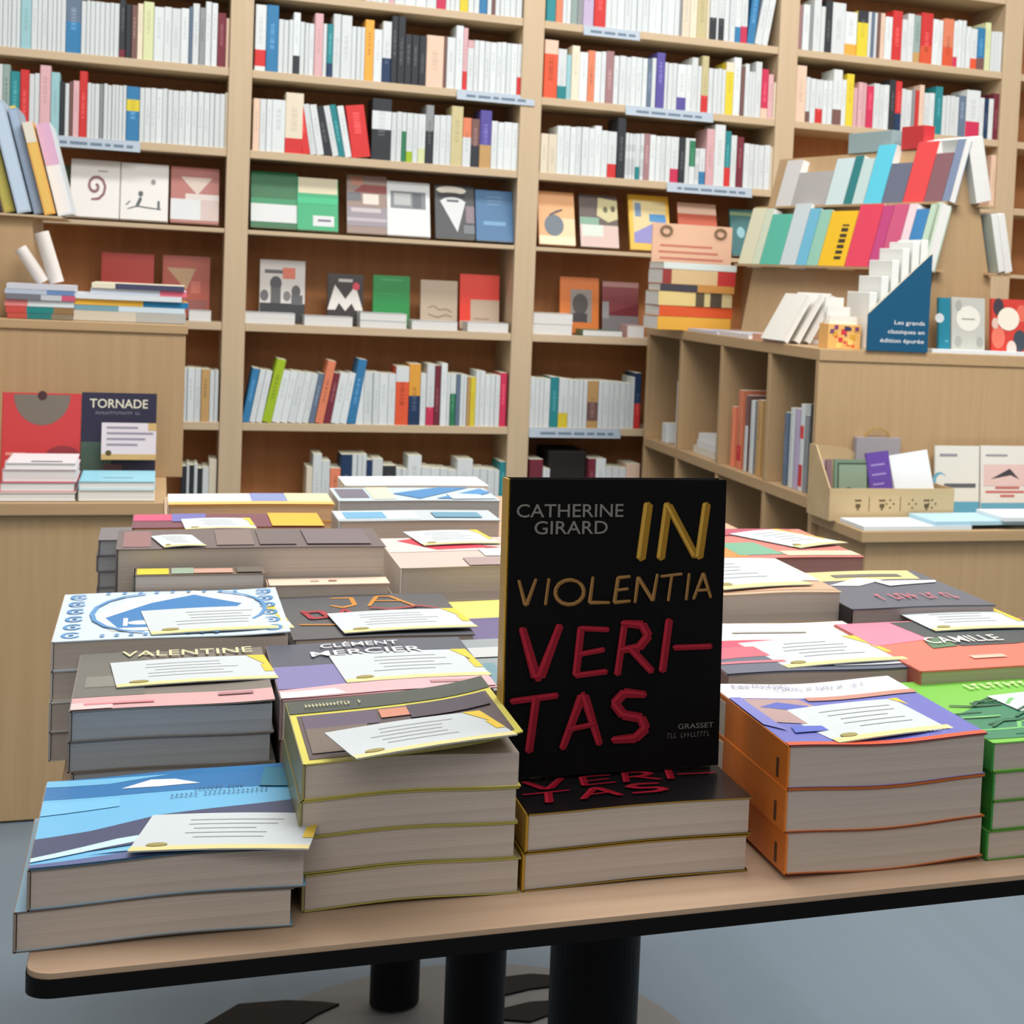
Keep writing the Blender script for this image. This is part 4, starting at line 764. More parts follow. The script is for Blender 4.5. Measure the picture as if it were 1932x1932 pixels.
# ------------------------------------------------------------------ books lying on the tables
NX = 12
def flat_book(name, label, w, l, t, loc, yaw, cover, spine=None, pages=PAGE, bow=.0018, ph=0.0, curl=0.0, art=(), texts=(), group=None, rough=.34, lift=None, trim=None):
    """paperback lying on its back, title towards the front (-y). Small waviness of the paper: bow; the front cover lifts at the right by curl"""
    root = thing(name, label, 'book', loc, (0, 0, yaw), group)
    wav = lambda x: bow*(.5-.5*math.cos(2*math.pi*(x/w*.9+ph)))
    ct = .0008
    top = lambda x, y: t+wav(x)+curl*max(0, (x/w-.25)/.75)**2
    xs = [w*i/NX for i in range(NX+1)]
    zg = [top(x, 0) for x in xs]
    def topg(x, y=0):
        q = min(max(x/w*NX, 0), NX-1e-6); i = int(q); return zg[i]+(zg[i+1]-zg[i])*(q-i)
    b = MB()
    x0, x1, y0, y1 = .0012, w-.0015, .0012, l-.0015
    px = [x0+(x1-x0)*i/NX for i in range(NX+1)]
    lo = lambda x: wav(x)+ct; hi = lambda x: t+wav(x)-ct
    for a, e in zip(px, px[1:]):
        b.face([(a, y0, lo(a)), (e, y0, lo(e)), (e, y0, hi(e)), (a, y0, hi(a))], pages)
        b.face([(e, y1, lo(e)), (a, y1, lo(a)), (a, y1, hi(a)), (e, y1, hi(e))], pages)
        b.face([(a, y0, hi(a)), (e, y0, hi(e)), (e, y1, hi(e)), (a, y1, hi(a))], pages)
        b.face([(a, y1, lo(a)), (e, y1, lo(e)), (e, y0, lo(e)), (a, y0, lo(a))], pages)
    b.face([(x1, y0, lo(x1)), (x1, y1, lo(x1)), (x1, y1, hi(x1)), (x1, y0, hi(x1))], pages)
    b.face([(x0, y1, lo(x0)), (x0, y0, lo(x0)), (x0, y0, hi(x0)), (x0, y1, hi(x0))], pages)
    b.build('page_block', root)
    cm = pm(cover, rough, .45); sm = pm(spine, .4, .4) if spine else cm; em = pm(trim, .5) if trim else cm
    b = MB()
    def sheet(f, th, m):
        for a, e in zip(xs, xs[1:]):
            b.face([(a, 0, f(a, 0)), (e, 0, f(e, 0)), (e, l, f(e, l)), (a, l, f(a, l))], m)
            b.face([(a, l, f(a, l)-th), (e, l, f(e, l)-th), (e, 0, f(e, 0)-th), (a, 0, f(a, 0)-th)], m)
            b.face([(a, 0, f(a, 0)-th), (e, 0, f(e, 0)-th), (e, 0, f(e, 0)), (a, 0, f(a, 0))], em)
            b.face([(e, l, f(e, l)-th), (a, l, f(a, l)-th), (a, l, f(a, l)), (e, l, f(e, l))], em)
        b.face([(w, 0, f(w, 0)-th), (w, l, f(w, l)-th), (w, l, f(w, l)), (w, 0, f(w, 0))], em)
    sheet(top, ct, cm); sheet(lambda x, y: wav(x)+ct, ct, cm)
    z0 = wav(0)
    b.box(-.0006, .0008, 0, l, z0, z0+t, sm)
    cov = b.build('cover', root)
    if art:
        bm = bmesh.new(); mats = []
        for k, (p, c) in enumerate(art):
            m = pm(c, rough, .45)
            if m not in mats: mats.append(m)
            vs = [bm.verts.new((u*w, v*l, 1e-5*k)) for u, v in p]
            f = bm.faces.new(vs); f.material_index = mats.index(m)
            if f.normal.z < 0 or True: f.normal_update()
            if f.normal.z < 0: f.normal_flip()
        for x in xs[1:-1]:
            bmesh.ops.bisect_plane(bm, geom=bm.verts[:]+bm.edges[:]+bm.faces[:], plane_co=(x, 0, 0), plane_no=(1, 0, 0))
        for v in bm.verts: v.co.z = topg(v.co.x)+.0003+v.co.z*1e5*.0011/len(art)
        me = bpy.data.meshes.new('cover_artwork'); bm.to_mesh(me); bm.free()
        for m in mats: me.materials.append(m)
        o = bpy.data.objects.new('cover_artwork', me); COL.objects.link(o); o.parent = cov
    for (s, u, v, tw, th, c) in texts:
        V, F = lettering(s, tw*w, th*l)
        if not F: continue
        b = MB()
        for fc in F: b.face([(u*w+V[i][0], v*l+V[i][1], topg(u*w+V[i][0])+.0017) for i in fc], pm(c, .5))
        b.build('title', cov)
    return root, top
CREAMCARD = pm(c_(196, 204, 207, .98), .6, .2); CY = pm(c_(226, 194, 76), .6, .2); CP = pm(c_(222, 208, 150), .6, .2); CINK = pm(c_(168, 172, 176), .6); COVAL = pm(c_(150, 140, 78), .6)
def note_card(label, quad, z, tilt=0.0, corner=True, roll=0.0, wmax=None):
    """paper review card lying on a book; quad: its front left, front right and back left corner in the photo"""
    a, e, f = (Vector(atZ(x, y, z)) for x, y in quad)
    w = (e-a).length; l = max((f-a).length, .05); yaw = math.atan2((e-a).y, (e-a).x)
    r = thing('review_card', label, 'card', a, (R(tilt), R(-roll), yaw), 'handwritten review cards')
    N = 8; bend = lambda x: .0009*math.sin(math.pi*x/w)
    b = MB()
    for i in range(N):
        x0, x1 = w*i/N, w*(i+1)/N
        for s in (0, 1):
            th = .0005*s; pts = [(x0, 0, bend(x0)+th), (x1, 0, bend(x1)+th), (x1, l, bend(x1)+th), (x0, l, bend(x0)+th)]
            b.face(pts if s else pts[::-1], CREAMCARD)
        for yy in (0, l): b.face([(x0, yy, bend(x0)), (x1, yy, bend(x1)), (x1, yy, bend(x1)+.0005), (x0, yy, bend(x0)+.0005)], CREAMCARD)
    cd_ = b.build('card', r)
    sub = lambda u0, u1, v0, v1, m, dz, bb: [bb.face([(w*x0, l*v0, bend(w*x0)+dz), (w*x1, l*v0, bend(w*x1)+dz), (w*x1, l*v1, bend(w*x1)+dz), (w*x0, l*v1, bend(w*x0)+dz)], m) for x0, x1 in [(u0+(u1-u0)*i/4, u0+(u1-u0)*(i+1)/4) for i in range(4)]]
    b = MB(); sub(0, 1, 0, .11, CP, .0008, b); b.build('yellow_strip', cd_)
    if corner:
        b = MB(); b.face([(w*.88, l, bend(w*.88)+.0008), (w, l*.45, .0008), (w, l, .0008)], CY); b.face([(w*.94, l*.3, bend(w*.94)+.0008), (w, l*.3, .0008), (w, l*.6, .0008), (w*.94, l*.6, bend(w*.94)+.0008)], CY); b.build('yellow_corner', cd_)
    b = MB(); q = random.Random(len(label))
    for i in range(5): sub(.2+.12*q.random(), .8-.15*q.random(), .32+.12*i, .335+.12*i, CINK, .0008, b)
    b.build('handwriting', cd_)
    b = MB(); b.face([(w*u, l*v, bend(w*u)+.0011) for u, v in circ(.14, .14, .06, .8, 16)], COVAL); b.build('oval_stamp', cd_)
    return r
ST_ = 'stacked novels on the front table'
def stack(fl, fr, Y, n, H, names, l, covers, spine=None, pages=PAGE, top_art=(), top_texts=(), z0=TT, bow=.0018, ph=0, curl=0, trim=None, jit=.002, group=None, rough=.34, yaw=0, w=None, off0=None):
    """a stack of equal novels: picture columns of its front corners at world depth Y, n books, total height H"""
    x0 = atY(*fl, Y)[0]; x1 = atY(*fr, Y)[0]; w = w or (x1-x0); t = H/n; z = z0; q = random.Random(int(fl[0]))
    for i in range(n):
        last = i == n-1
        jx, jy = (q.uniform(-jit, jit), q.uniform(-jit, jit)) if not last else (0, 0)
        if i == 0 and off0: jx, jy = off0
        r, top = flat_book('novel', names[i], w, l, t-.0002, (x0+jx, Y+jy, z+.0002), yaw, covers[i], spine, pages, bow, ph, curl if last else 0, top_art if last else (), top_texts if last else (), group or ST_, rough, trim=trim)
        z += t
    return z
def nm(n, top, rest):
    o = [top]
    if n == 2: o.append('bottom one '+rest)
    elif n == 3: o += ['middle one '+rest, 'bottom one '+rest]
    else: o += ['second '+rest] + ['third '+rest]*(n > 3) + ['fourth '+rest]*(n > 4) ; o = o[:n-1]+['bottom one '+rest]
    return o[::-1]

# front row ---------------------------------------------------------------
S1A = [(poly_uv(0, 0, 1, 1), c_(112, 184, 226)), ([(0, .76), (1, .7), (1, 1), (0, 1)], c_(52, 118, 176)), ([(.0, .92), (.25, .9), (.5, .95), (0, 1)], c_(120, 190, 228)), ([(.3, .82), (.42, .9), (.52, .88), (.62, .8), (.45, .8)], c_(226, 226, 230)), ([(0, .56), (.3, .6), (.3, .7), (0, .72)], c_(122, 192, 232)), ([(0, .1), (0, .3), (.2, .34), (.45, .44), (1, .5), (1, .2), (.5, .16)], c_(70, 78, 110)), ([(0, .1), (.3, .22), (.6, .27), (1, .28), (1, .22), (.5, .2), (.25, .14), (0, .06)], c_(198, 230, 242)), ([(0, 0), (1, 0), (1, .12), (.6, .1), (.3, .06), (0, .03)], c_(92, 104, 150)), ([(.2, .09), (.7, .15), (1, .18), (1, .08), (.6, .05)], c_(130, 196, 226)), ([(.86, .7), (1, .66), (1, .9), (.9, .95)], c_(60, 132, 160))]
z = stack((53, 1670), (579, 1617), .905, 2, .043, nm(2, 'pale blue seaside novel topping the short stack at the front left corner', 'of the short stack at the front left corner'), .152, [c_(150, 190, 214), c_(112, 184, 226)], c_(150, 138, 126), PAGE, S1A, [('~13', .58, .70, .22, .03, c_(40, 80, 120)), ('~22', .48, .63, .42, .03, c_(40, 80, 120))], curl=.003, bow=.002, trim=c_(112, 104, 98), off0=(-.006, .001))
note_card('review card with yellow corner on the blue seaside novel', ((240, 1609), (582, 1604), (245, 1541)), z+.0048)
S2A = [(poly_uv(.03, .05, .97, .74), c_(92, 82, 84)), (poly_uv(0, .78, 1, 1), c_(74, 84, 78)), (poly_uv(.05, .5, .4, .72), c_(96, 86, 108)), (poly_uv(.05, .12, .34, .5), c_(116, 104, 96)), (poly_uv(.42, .56, .56, .7), c_(206, 140, 116)), (poly_uv(.56, .5, .95, .72), c_(74, 70, 84))]
z = stack((572, 1470), (985, 1430), .925, 4, .083, nm(4, 'dark novel with yellow green border topping the four book stack', 'in the four book stack left of the standing black novel'), .135, [c_(140, 132, 96)]*3+[c_(214, 206, 96)], c_(150, 144, 96), PAGE, S2A, [('~16', .08, .84, .28, .06, c_(206, 206, 160))], curl=.012, bow=.0022, ph=.1, trim=c_(176, 166, 78))
note_card('review card with yellow corner on the yellow bordered dark novel', ((672, 1434), (976, 1398), (652, 1381)), z+.012, roll=2.0)
# brush lettering of the black novel ---------------------------------------
def cuv(p):
    x, y = p; v = 1-(y-905)/547.0; xl = 962-(y-905)*.02; xr = 1366-(y-905)*.038
    return ((x-xl)/(xr-xl), v)
GOLD, GOLD2, TAN_, TAN2, CR, CR2 = c_(150, 112, 34), c_(198, 156, 66), c_(128, 92, 48), c_(164, 126, 76), c_(136, 20, 38), c_(170, 34, 54)
def brush(pts, wd, c, c2):
    out = [([cuv(p) for p in poly], c) for poly in stroke(pts, wd)]
    sh = [(x-wd*.18, y-wd*.1) for x, y in pts]
    return out+[([cuv(p) for p in poly], c2) for poly in stroke(sh, wd*.34)]
ART = []
for pts, wd in (([(1215, 952), (1201, 1053)], 24), ([(1252, 952), (1238, 1053)], 22), ([(1254, 955), (1304, 1050)], 20), ([(1326, 952), (1311, 1052)], 22)): ART += brush(pts, wd, GOLD, GOLD2)
VI = [[(980, 1090), (991, 1134), (994, 1134), (1010, 1088)], [(1033, 1088), (1027, 1135)], [(1070+26*math.cos(a), 1113+23*math.sin(a)) for a in [i*math.pi/7-1 for i in range(15)]], [(1112, 1086), (1106, 1133), (1142, 1134)], [(1180, 1086), (1158, 1088), (1151, 1134), (1180, 1132)], [(1155, 1111), (1176, 1109)], [(1189, 1135), (1195, 1088), (1222, 1132), (1231, 1083)], [(1238, 1087), (1277, 1083)], [(1258, 1086), (1251, 1133)], [(1291, 1083), (1285, 1132)], [(1299, 1131), (1318, 1083), (1332, 1129)], [(1307, 1115), (1328, 1114)]]
for p in VI: ART += brush(p, 7.5, TAN_, TAN2)
VE = [([(986, 1178), (1010, 1266), (1018, 1266), (1052, 1174)], 15), ([(1090, 1180), (1081, 1266)], 15), ([(1090, 1180), (1139, 1184)], 11), ([(1088, 1228), (1131, 1221)], 11), ([(1081, 1267), (1136, 1262)], 12), ([(1169, 1176), (1156, 1268)], 14), ([(1166, 1173), (1202, 1177), (1213, 1198), (1196, 1219), (1164, 1223)], 14), ([(1182, 1223), (1219, 1265)], 15), ([(1252, 1170), (1239, 1265)], 16), ([(1262, 1222), (1331, 1222)], 12)]
TA = [([(968, 1309), (1047, 1302)], 13), ([(1010, 1307), (998, 1402)], 16), ([(1057, 1400), (1091, 1306), (1096, 1306), (1123, 1396)], 14), ([(1068, 1366), (1116, 1358)], 11), ([(1206, 1308), (1168, 1303), (1150, 1322), (1166, 1344), (1199, 1352), (1207, 1372), (1188, 1389), (1148, 1390)], 15)]
for p, wd in VE+TA: ART += brush(p, wd*1.22, CR, CR2)
ART3 = [([(u, v*.56+.03) for u, v in p], c) for p, c in ART]
INKB = c_(13, 11, 12)
TXT = [('CATHERINE', .035, .872, .48, .045, c_(120, 116, 112)), ('GIRARD', .115, .815, .33, .045, c_(120, 116, 112)), ('GRASSET', .80, .135, .17, .018, c_(110, 106, 104)), ('~', .75, .105, .22, .018, c_(84, 80, 80))]
z3 = stack((995, 1540), (1420, 1500), .926, 2, .0455, nm(2, 'black novel with red brush lettering lying under the standing copy', 'of the short stack under the standing black novel'), .19, [INKB, c_(20, 18, 20)], c_(186, 142, 40), PAGE, ART3, [], bow=.0012, trim=c_(160, 124, 30), rough=.24)
# the standing copy
SBH = .1835
sb = board_book('novel', 'black novel standing upright, titled in gold and red brush strokes', 'book', .1392, SBH, .0165, (.1985, 1.002, z3+.0024), (R(87), 0, 0), (.0022, .0018, .002), [], [], None, PAGEW, c_(206, 158, 40), .6, .1)
b = MB()
for k, (p, c) in enumerate(ART): b.face([(u*.1392, v*SBH, .0165+.0003+.00002*k) for u, v in p], pm(c, .6, .15))
sbc = [o for o in sb.children if o.name.startswith('cover')][0]; b.build('brush_lettering', sbc)
for (s, u, v, tw, th, c) in TXT:
    V, F = lettering(s, tw*.1392, th*SBH); b = MB()
    for fc in F: b.face([(u*.1392+V[i][0], v*SBH+V[i][1], .0173) for i in fc], pm(c, .5))
    b.build('author_lettering', sbc)
S4A = [(poly_uv(0, 0, 1, 1), c_(106, 112, 190)), (poly_uv(0, .74, 1, 1), c_(232, 234, 238)), (poly_uv(0, 0, 1, .045), c_(222, 88, 52)), ([(.04, .34), (.3, .3), (.42, .5), (.36, .72), (.02, .72)], c_(176, 148, 148)), ([(.1, .58), (.22, .66), (.36, .6), (.3, .5)], c_(84, 100, 190)), (poly_uv(.4, .68, 1, .74), c_(196, 142, 128)), ([(0, .3), (.08, .2), (.06, .74), (0, .74)], c_(120, 126, 200)), ([(.1, .16), (.3, .2), (.3, .27), (.12, .26)], c_(84, 106, 200))]
z = stack((1487, 1450), (1862, 1410), .905, 3, .0795, nm(3, 'periwinkle novel with white title band topping the orange spined stack', 'in the orange spined stack at front right'), .155, [c_(228, 132, 52), c_(228, 132, 52), c_(106, 112, 190)], c_(224, 126, 44), PAGE, S4A, [('Les', .09, .90, .09, .05, c_(90, 104, 150)), ('~9', .2, .90, .2, .05, c_(90, 104, 150)), ('~26', .3, .85, .5, .045, c_(90, 104, 150)), ('~18', .6, .085, .3, .03, c_(226, 228, 240))], bow=.003, ph=.55, trim=c_(150, 84, 54))
note_card('review card lying on the periwinkle novel at front right', ((1583, 1403), (1834, 1372), (1540, 1340)), z+.0015)
lf = []; q5 = random.Random(5)
lf.append(([(0, .05), (1, .02), (1, .5), (.75, .62), (.3, .6), (.05, .42)], c_(58, 132, 98)))
for k in range(46):
    u, v = q5.uniform(.03, .95), q5.uniform(.06, .6); a = q5.uniform(-.5, 1.2); d = q5.uniform(.06, .13)
    lf += [(p, [c_(28, 92, 66), c_(120, 196, 120), c_(44, 116, 84)][k % 3]) for p in stroke([(u, v), (u+d*math.cos(a), v+d*.8*math.sin(a)), (u+1.7*d*math.cos(a*.7), v+d*math.sin(a*.7))], .022)]
z = stack((1872, 1450), (2255, 1410), .905, 4, .076, nm(4, 'lime green novel with dark leaf pattern at the right edge', 'in the green novel stack at the right edge'), .16, [c_(96, 150, 60)]*3+[c_(122, 196, 78)], c_(60, 150, 60), PAGE, lf, [('~12', .3, .78, .5, .08, c_(214, 230, 170))], bow=.0012)
note_card('review card on the lime green leaf novel', ((1985, 1368), (2220, 1345), (1912, 1312)), z+.0015)
for o_ in [o for o in bpy.data.objects if o.type == 'EMPTY' and 'orange spined stack' in o.get('label', '')]:
    b = MB(); zt = .0262; b.box(-.0009, -.0006, .118, .1545, .0012, zt-.0005, pm(c_(222, 214, 202), .5)); b.build('spine_band', o_)
    b = MB(); b.box(-.0009, -.0006, .014, .018, .006, .018, pm(c_(90, 60, 40), .5)); b.build('spine_mark', o_)
# second row ----------------------------------------------------------------
S6A = [(poly_uv(0, 0, 1, .2), c_(214, 170, 172)), (poly_uv(0, .2, .35, 1), c_(112, 112, 106)), (poly_uv(.05, .36, .25, .55), c_(134, 134, 126)), (poly_uv(0, 0, .2, .1), c_(228, 200, 200)), (poly_uv(.06, .06, .4, .09), c_(228, 140, 150)), (poly_uv(.72, .12, .9, .16), c_(180, 130, 140))]
z = stack((132, 1345), (519, 1320), 1.085, 4, .0775, nm(4, 'taupe novel with pink front band and pale title, grey page edges', 'in the grey paged stack behind the blue novel'), .155, [c_(128, 122, 114)]*4, c_(150, 140, 132), PAGEG, S6A, [('VALENTINE', .22, .87, .72, .11, c_(222, 212, 168))], bow=.001, ph=.2, curl=.002)
note_card('review card with yellow corner on the taupe novel', ((220, 1299), (526, 1281), (243, 1251)), z+.0018)
S7A = [(poly_uv(0, .52, 1, 1), c_(86, 92, 106)), (poly_uv(0, .16, .45, .56), c_(128, 124, 176)), ([(0, 0), (1, .02), (1, .2), (.4, .2), (0, .14)], c_(230, 180, 186)), ([(0, 0), (.3, .02), (.25, .12), (0, .1)], c_(236, 224, 224)), (poly_uv(.7, .1, .92, .14), c_(190, 140, 146))]
z = stack((530, 1335), (938, 1302), 1.085, 3, .079, nm(3, 'purple and pink novel with white capitals on slate, behind the yellow bordered one', 'in the stack of the purple and pink novel'), .158, [c_(120, 110, 104)]*2+[c_(230, 180, 186)], c_(150, 130, 130), PAGE, S7A, [('CLÉMENT', .26, .85, .4, .10, c_(228, 230, 232)), ('MERCIER', .2, .69, .56, .1, c_(228, 230, 232))], bow=.002, ph=.0, curl=.002)
note_card('review card with yellow corner on the purple and pink novel', ((655, 1290), (928, 1275), (657, 1237)), z+.0018)
S14A = [(poly_uv(0, .62, 1, 1), c_(234, 230, 224)), (poly_uv(0, .48, 1, .62), c_(206, 84, 112)), (poly_uv(0, 0, 1, .48), c_(98, 104, 122)), ([(0, .25), (.4, .3), (.75, .42), (1, .46), (1, .52), (0, .46)], c_(226, 104, 122)), (poly_uv(0, .16, .4, .2), c_(206, 120, 136)), (poly_uv(.3, .76, .7, .79), c_(190, 188, 186)), (poly_uv(.55, .06, .95, .1), c_(190, 194, 200))]
z = stack((1372, 1290), (1732, 1275), 1.075, 4, .084, nm(4, 'slate and rose novel with white band, right of the standing black novel', 'in the slate and rose novel stack'), .165, [c_(150, 130, 120)]*3+[c_(98, 104, 122)], c_(150, 120, 120), PAGE, S14A, bow=.0015, ph=.3, w=.155)
note_card('review card with yellow corner on the slate and rose novel', ((1487, 1262), (1718, 1245), (1450, 1213)), z+.0015)
S15A = [(poly_uv(0, 0, 1, 1), c_(240, 122, 104)), ([(0, .5), (.3, .6), (.35, 1), (0, 1)], c_(238, 136, 160)), ([(.25, .98), (.28, .6), (.36, .42), (.6, .42), (.8, .5), (1, .46), (1, .98)], c_(72, 82, 84)), ([(.22, .4), (.34, .42), (.34, .62), (.24, .55)], c_(92, 130, 96)), (poly_uv(.3, .16, .45, .22), c_(250, 190, 170)), (poly_uv(.6, .2, .8, .26), c_(250, 190, 170))]
z = stack((1737, 1270), (2160, 1235), 1.055, 4, .086, nm(4, 'coral and pink novel with dark shape at the right edge', 'in the coral novel stack at the right edge'), .165, [c_(150, 160, 110)]*3+[c_(240, 122, 104)], c_(200, 100, 90), page_mat('olive_page_edges', (.50, .46, .32)), S15A, [('CAMILLE', .24, .47, .34, .13, c_(232, 226, 222))], bow=.001)
note_card('review card on the coral and pink novel', ((1765, 1192), (1960, 1185), (1707, 1152)), z+.002)
# third row -------------------------------------------------------------------
OB = c_(58, 128, 190)
eye = [(.16+.5*(.5-.5*math.cos(math.pi*i/12))*1.3, .48+.28*math.sin(math.pi*i/12)) for i in range(13)] + [(.16+.65*(.5-.5*math.cos(math.pi*i/12)), .48-.3*math.sin(math.pi*i/12)) for i in range(12, -1, -1)][1:-1]
S8A = [([(.14, .42), (.3, .8), (.6, 1.0), (.9, .78), (.8, .4), (.5, .14), (.24, .14)], c_(240, 240, 232)), ([(.2, .42), (.4, .72), (.6, .9), (.82, .66), (.7, .36), (.5, .2), (.26, .2)], OB), (circ(.36, .3, .06, .7), c_(232, 238, 240)), (circ(.52, .36, .05, .7), c_(232, 238, 240)), (poly_uv(.28, .24, .3, .4), c_(232, 238, 240)), (poly_uv(.44, .3, .46, .46), c_(232, 238, 240))]
def arc(u, v, ru, rv, a0, a1, wd, c): return [(p, c) for p in stroke([(u+ru*math.cos(R(a0+(a1-a0)*i/8)), v+rv*math.sin(R(a0+(a1-a0)*i/8))) for i in range(9)], wd, 1)]
CU = c_(86, 150, 204)
for k in range(6):
    v = .1+.16*k
    S8A += arc(.07, v, .035, .05, 40, 330, .016, CU)+arc(.93, v, .035, .05, 210, 500, .016, CU)
    S8A += [(circ(.07, v, .012, 1.2, 10), OB), (circ(.93, v, .012, 1.2, 10), OB)]
S8A += arc(.42, .5, .28, .42, 100, 260, .02, CU)+arc(.62, .55, .3, .42, -40, 70, .018, CU)
for k in range(9): S8A += [(circ(.2+.075*k, .95, .012, 1.4, 8), CU), (circ(.2+.06*k, .05, .012, 1.4, 8), CU)]
z = stack((98, 1230), (548, 1200), 1.25, 4, .085, nm(4, 'white novel with blue engraved ornament at the left, third row', 'in the stack of the blue ornament novel'), .176, [c_(208, 204, 196)]*3+[c_(206, 224, 238)], c_(200, 196, 190), PAGE, S8A, bow=.0015, ph=.2, curl=.003)
note_card('review card with yellow corner on the blue ornament novel', ((286, 1199), (556, 1186), (305, 1153)), z+.002)
S9A = [(p, c_(206, 140, 60)) for p in stroke([(.3, .9), (.42, .9), (.42, .72), (.34, .66), (.28, .72)], .03)+stroke([(.5, .68), (.58, .92), (.66, .92), (.78, .66)], .03)+stroke([(.55, .8), (.7, .8)], .03)+stroke([(.06, .3), (.4, .24)], .03)+stroke([(.3, .3), (.36, .1)], .03)]
S9A += [(p, c_(168, 54, 66)) for p in stroke([(.1, .6), (.14, .42), (.24, .44), (.2, .58), (.1, .56)], .04)+stroke([(.28, .42), (.34, .6), (.4, .44)], .03)+stroke([(.5, .62), (.62, .58), (.8, .66), (.9, .6)], .03)]
z = stack((555, 1216), (897, 1200), 1.27, 4, .077, nm(4, 'slate novel with orange and red painted letters, third row', 'in the slate novel stack'), .17, [c_(90, 92, 96)]*4, c_(110, 106, 104), PAGE, S9A, bow=.001, ph=.1)
note_card('review card with yellow corner on the slate novel', ((650, 1196), (902, 1184), (650, 1158)), z+.0025)
S16A = [(poly_uv(0, .05, 1, .3), c_(214, 170, 140)), (poly_uv(.0, .3, 1, 1), c_(238, 236, 228))]
z = stack((1363, 1130), (1585, 1122), 1.265, 4, .104, nm(4, 'cream novel half hidden behind the standing black novel at right', 'in the cream novel stack at right'), .165, [c_(206, 180, 150)]*4, c_(220, 200, 180), PAGE, S16A, bow=.0012, w=.106)
note_card('large white card lying on the cream novel at right', ((1366, 1114), (1535, 1104), (1340, 1062)), z+.002, corner=False)
S17A = [(poly_uv(0, 0, 1, 1), c_(92, 98, 110)), ([(0, .72), (.1, .98), (.95, 1), (.9, .74), (.5, .72)], c_(226, 210, 146)), ([(.15, .6), (.45, .78), (.6, .7), (.35, .56)], c_(228, 228, 228)), (poly_uv(.3, .8, .8, .88), c_(110, 110, 104)), ([(.55, .52), (.95, .62), (.98, .68), (.5, .66)], c_(226, 230, 232))]
z = stack((1608, 1150), (1880, 1130), 1.24, 4, .094, nm(4, 'dark grey novel with cream wave and rose capitals, at right', 'in the dark grey novel stack at right'), .17, [c_(126, 118, 118)]*3+[c_(92, 98, 110)], c_(36, 36, 40), page_mat('mauve_page_edges', (.45, .38, .38)), S17A, [('~13', .3, .16, .6, .14, c_(206, 100, 118))], bow=.001)
# fourth row --------------------------------------------------------------------
S10A = [(poly_uv(.02, .1, .12, .9), c_(150, 110, 110)), (poly_uv(.16, .2, .22, .7), c_(200, 190, 180)), (poly_uv(.36, .1, .5, .9), c_(132, 116, 112)), (poly_uv(.52, .1, .66, .9), c_(112, 100, 102)), (poly_uv(.7, .1, .95, .9), c_(120, 108, 114))]
z = stack((220, 1042), (728, 1042), 1.47, 2, .114, nm(2, 'wide dark album with grey picture cover, left in the fourth row', 'under the wide dark album'), .105, [c_(110, 98, 98), c_(112, 100, 100)], c_(108, 104, 104), PAGE, S10A, bow=.0006)
note_card('small white review card on the wide dark album', ((310, 1034), (390, 1031), (316, 1012)), z+.001, corner=False)
z9 = stack((250, 1112), (498, 1112), 1.452, 1, .062, ['green and brown novel with yellow corner behind the blue ornament novel'], .012+.0, [c_(120, 104, 84)], None, PAGE, [(poly_uv(.02, 0, .3, 1), c_(216, 206, 60)), (poly_uv(.3, 0, .5, 1), c_(150, 176, 150)), (poly_uv(.5, 0, .8, 1), c_(206, 160, 140))], bow=0) if False else None
S4a = [(poly_uv(.02, .1, .26, .9), c_(222, 208, 64)), (poly_uv(.28, .1, .45, .9), c_(156, 176, 156)), (poly_uv(.45, .1, .75, .7), c_(206, 164, 146)), (poly_uv(.78, .1, .98, .9), c_(110, 104, 96))]
z = stack((252, 1115), (500, 1112), 1.43, 2, .099, nm(2, 'brown and green novel with yellow corner, peeping out behind the blue ornament one', 'under the brown and green novel'), .034, [c_(120, 104, 88)]*2, c_(90, 96, 80), PAGE, S4a, bow=0)
z = stack((506, 1126), (735, 1123), 1.435, 2, .088, nm(2, 'cream novel peeping out behind the slate novel', 'under the cream novel behind the slate one'), .03, [c_(236, 212, 190)]*2, c_(230, 206, 184), PAGE, [(poly_uv(.35, .4, .42, .6), c_(190, 160, 144)), (poly_uv(.5, .4, .57, .6), c_(190, 160, 144))], bow=0)
S11A = [(poly_uv(0, .5, .6, 1), c_(226, 206, 204)), ([(.1, .9), (.2, .96), (.7, .6), (.3, .55)], c_(206, 58, 76)), (poly_uv(.55, .3, 1, .56), c_(206, 214, 220)), (poly_uv(.4, .0, 1, .25), c_(170, 150, 148)), (poly_uv(.8, .06, 1, .2), c_(226, 206, 110))]
z = stack((757, 1072), (947, 1070), 1.47, 3, .0945, nm(3, 'white novel with red flash left of the standing black one', 'under the white and red novel'), .165, [c_(206, 190, 180)]*3, c_(228, 222, 214), PAGE, S11A, bow=.001, w=.15)
note_card('grey white review card on the white and red novel', ((800, 1030), (945, 1026), (800, 1004)), z+.0018)
S21A = [(poly_uv(0, .55, 1, 1), c_(232, 218, 120)), (poly_uv(0, 0, 1, .55), c_(104, 96, 140))]
z = stack((898, 1200), (985, 1196), 1.275, 3, .068, nm(3, 'yellow and purple novel peeping out left of the standing black one', 'under the yellow and purple novel'), .17, [c_(190, 180, 150)]*3, c_(150, 140, 150), PAGE, S21A, bow=.0008, w=.11)
z = stack((908, 1290), (1000, 1285), 1.10, 3, .075, nm(3, 'grey blue novel mostly hidden behind the standing black one', 'under the grey blue novel'), .16, [c_(150, 160, 164)]*3, c_(150, 160, 164), PAGE, [(poly_uv(0, .1, .2, .5), c_(110, 150, 164)), (poly_uv(0, .6, 1, .8), c_(200, 204, 204))], bow=.0005, w=.115)
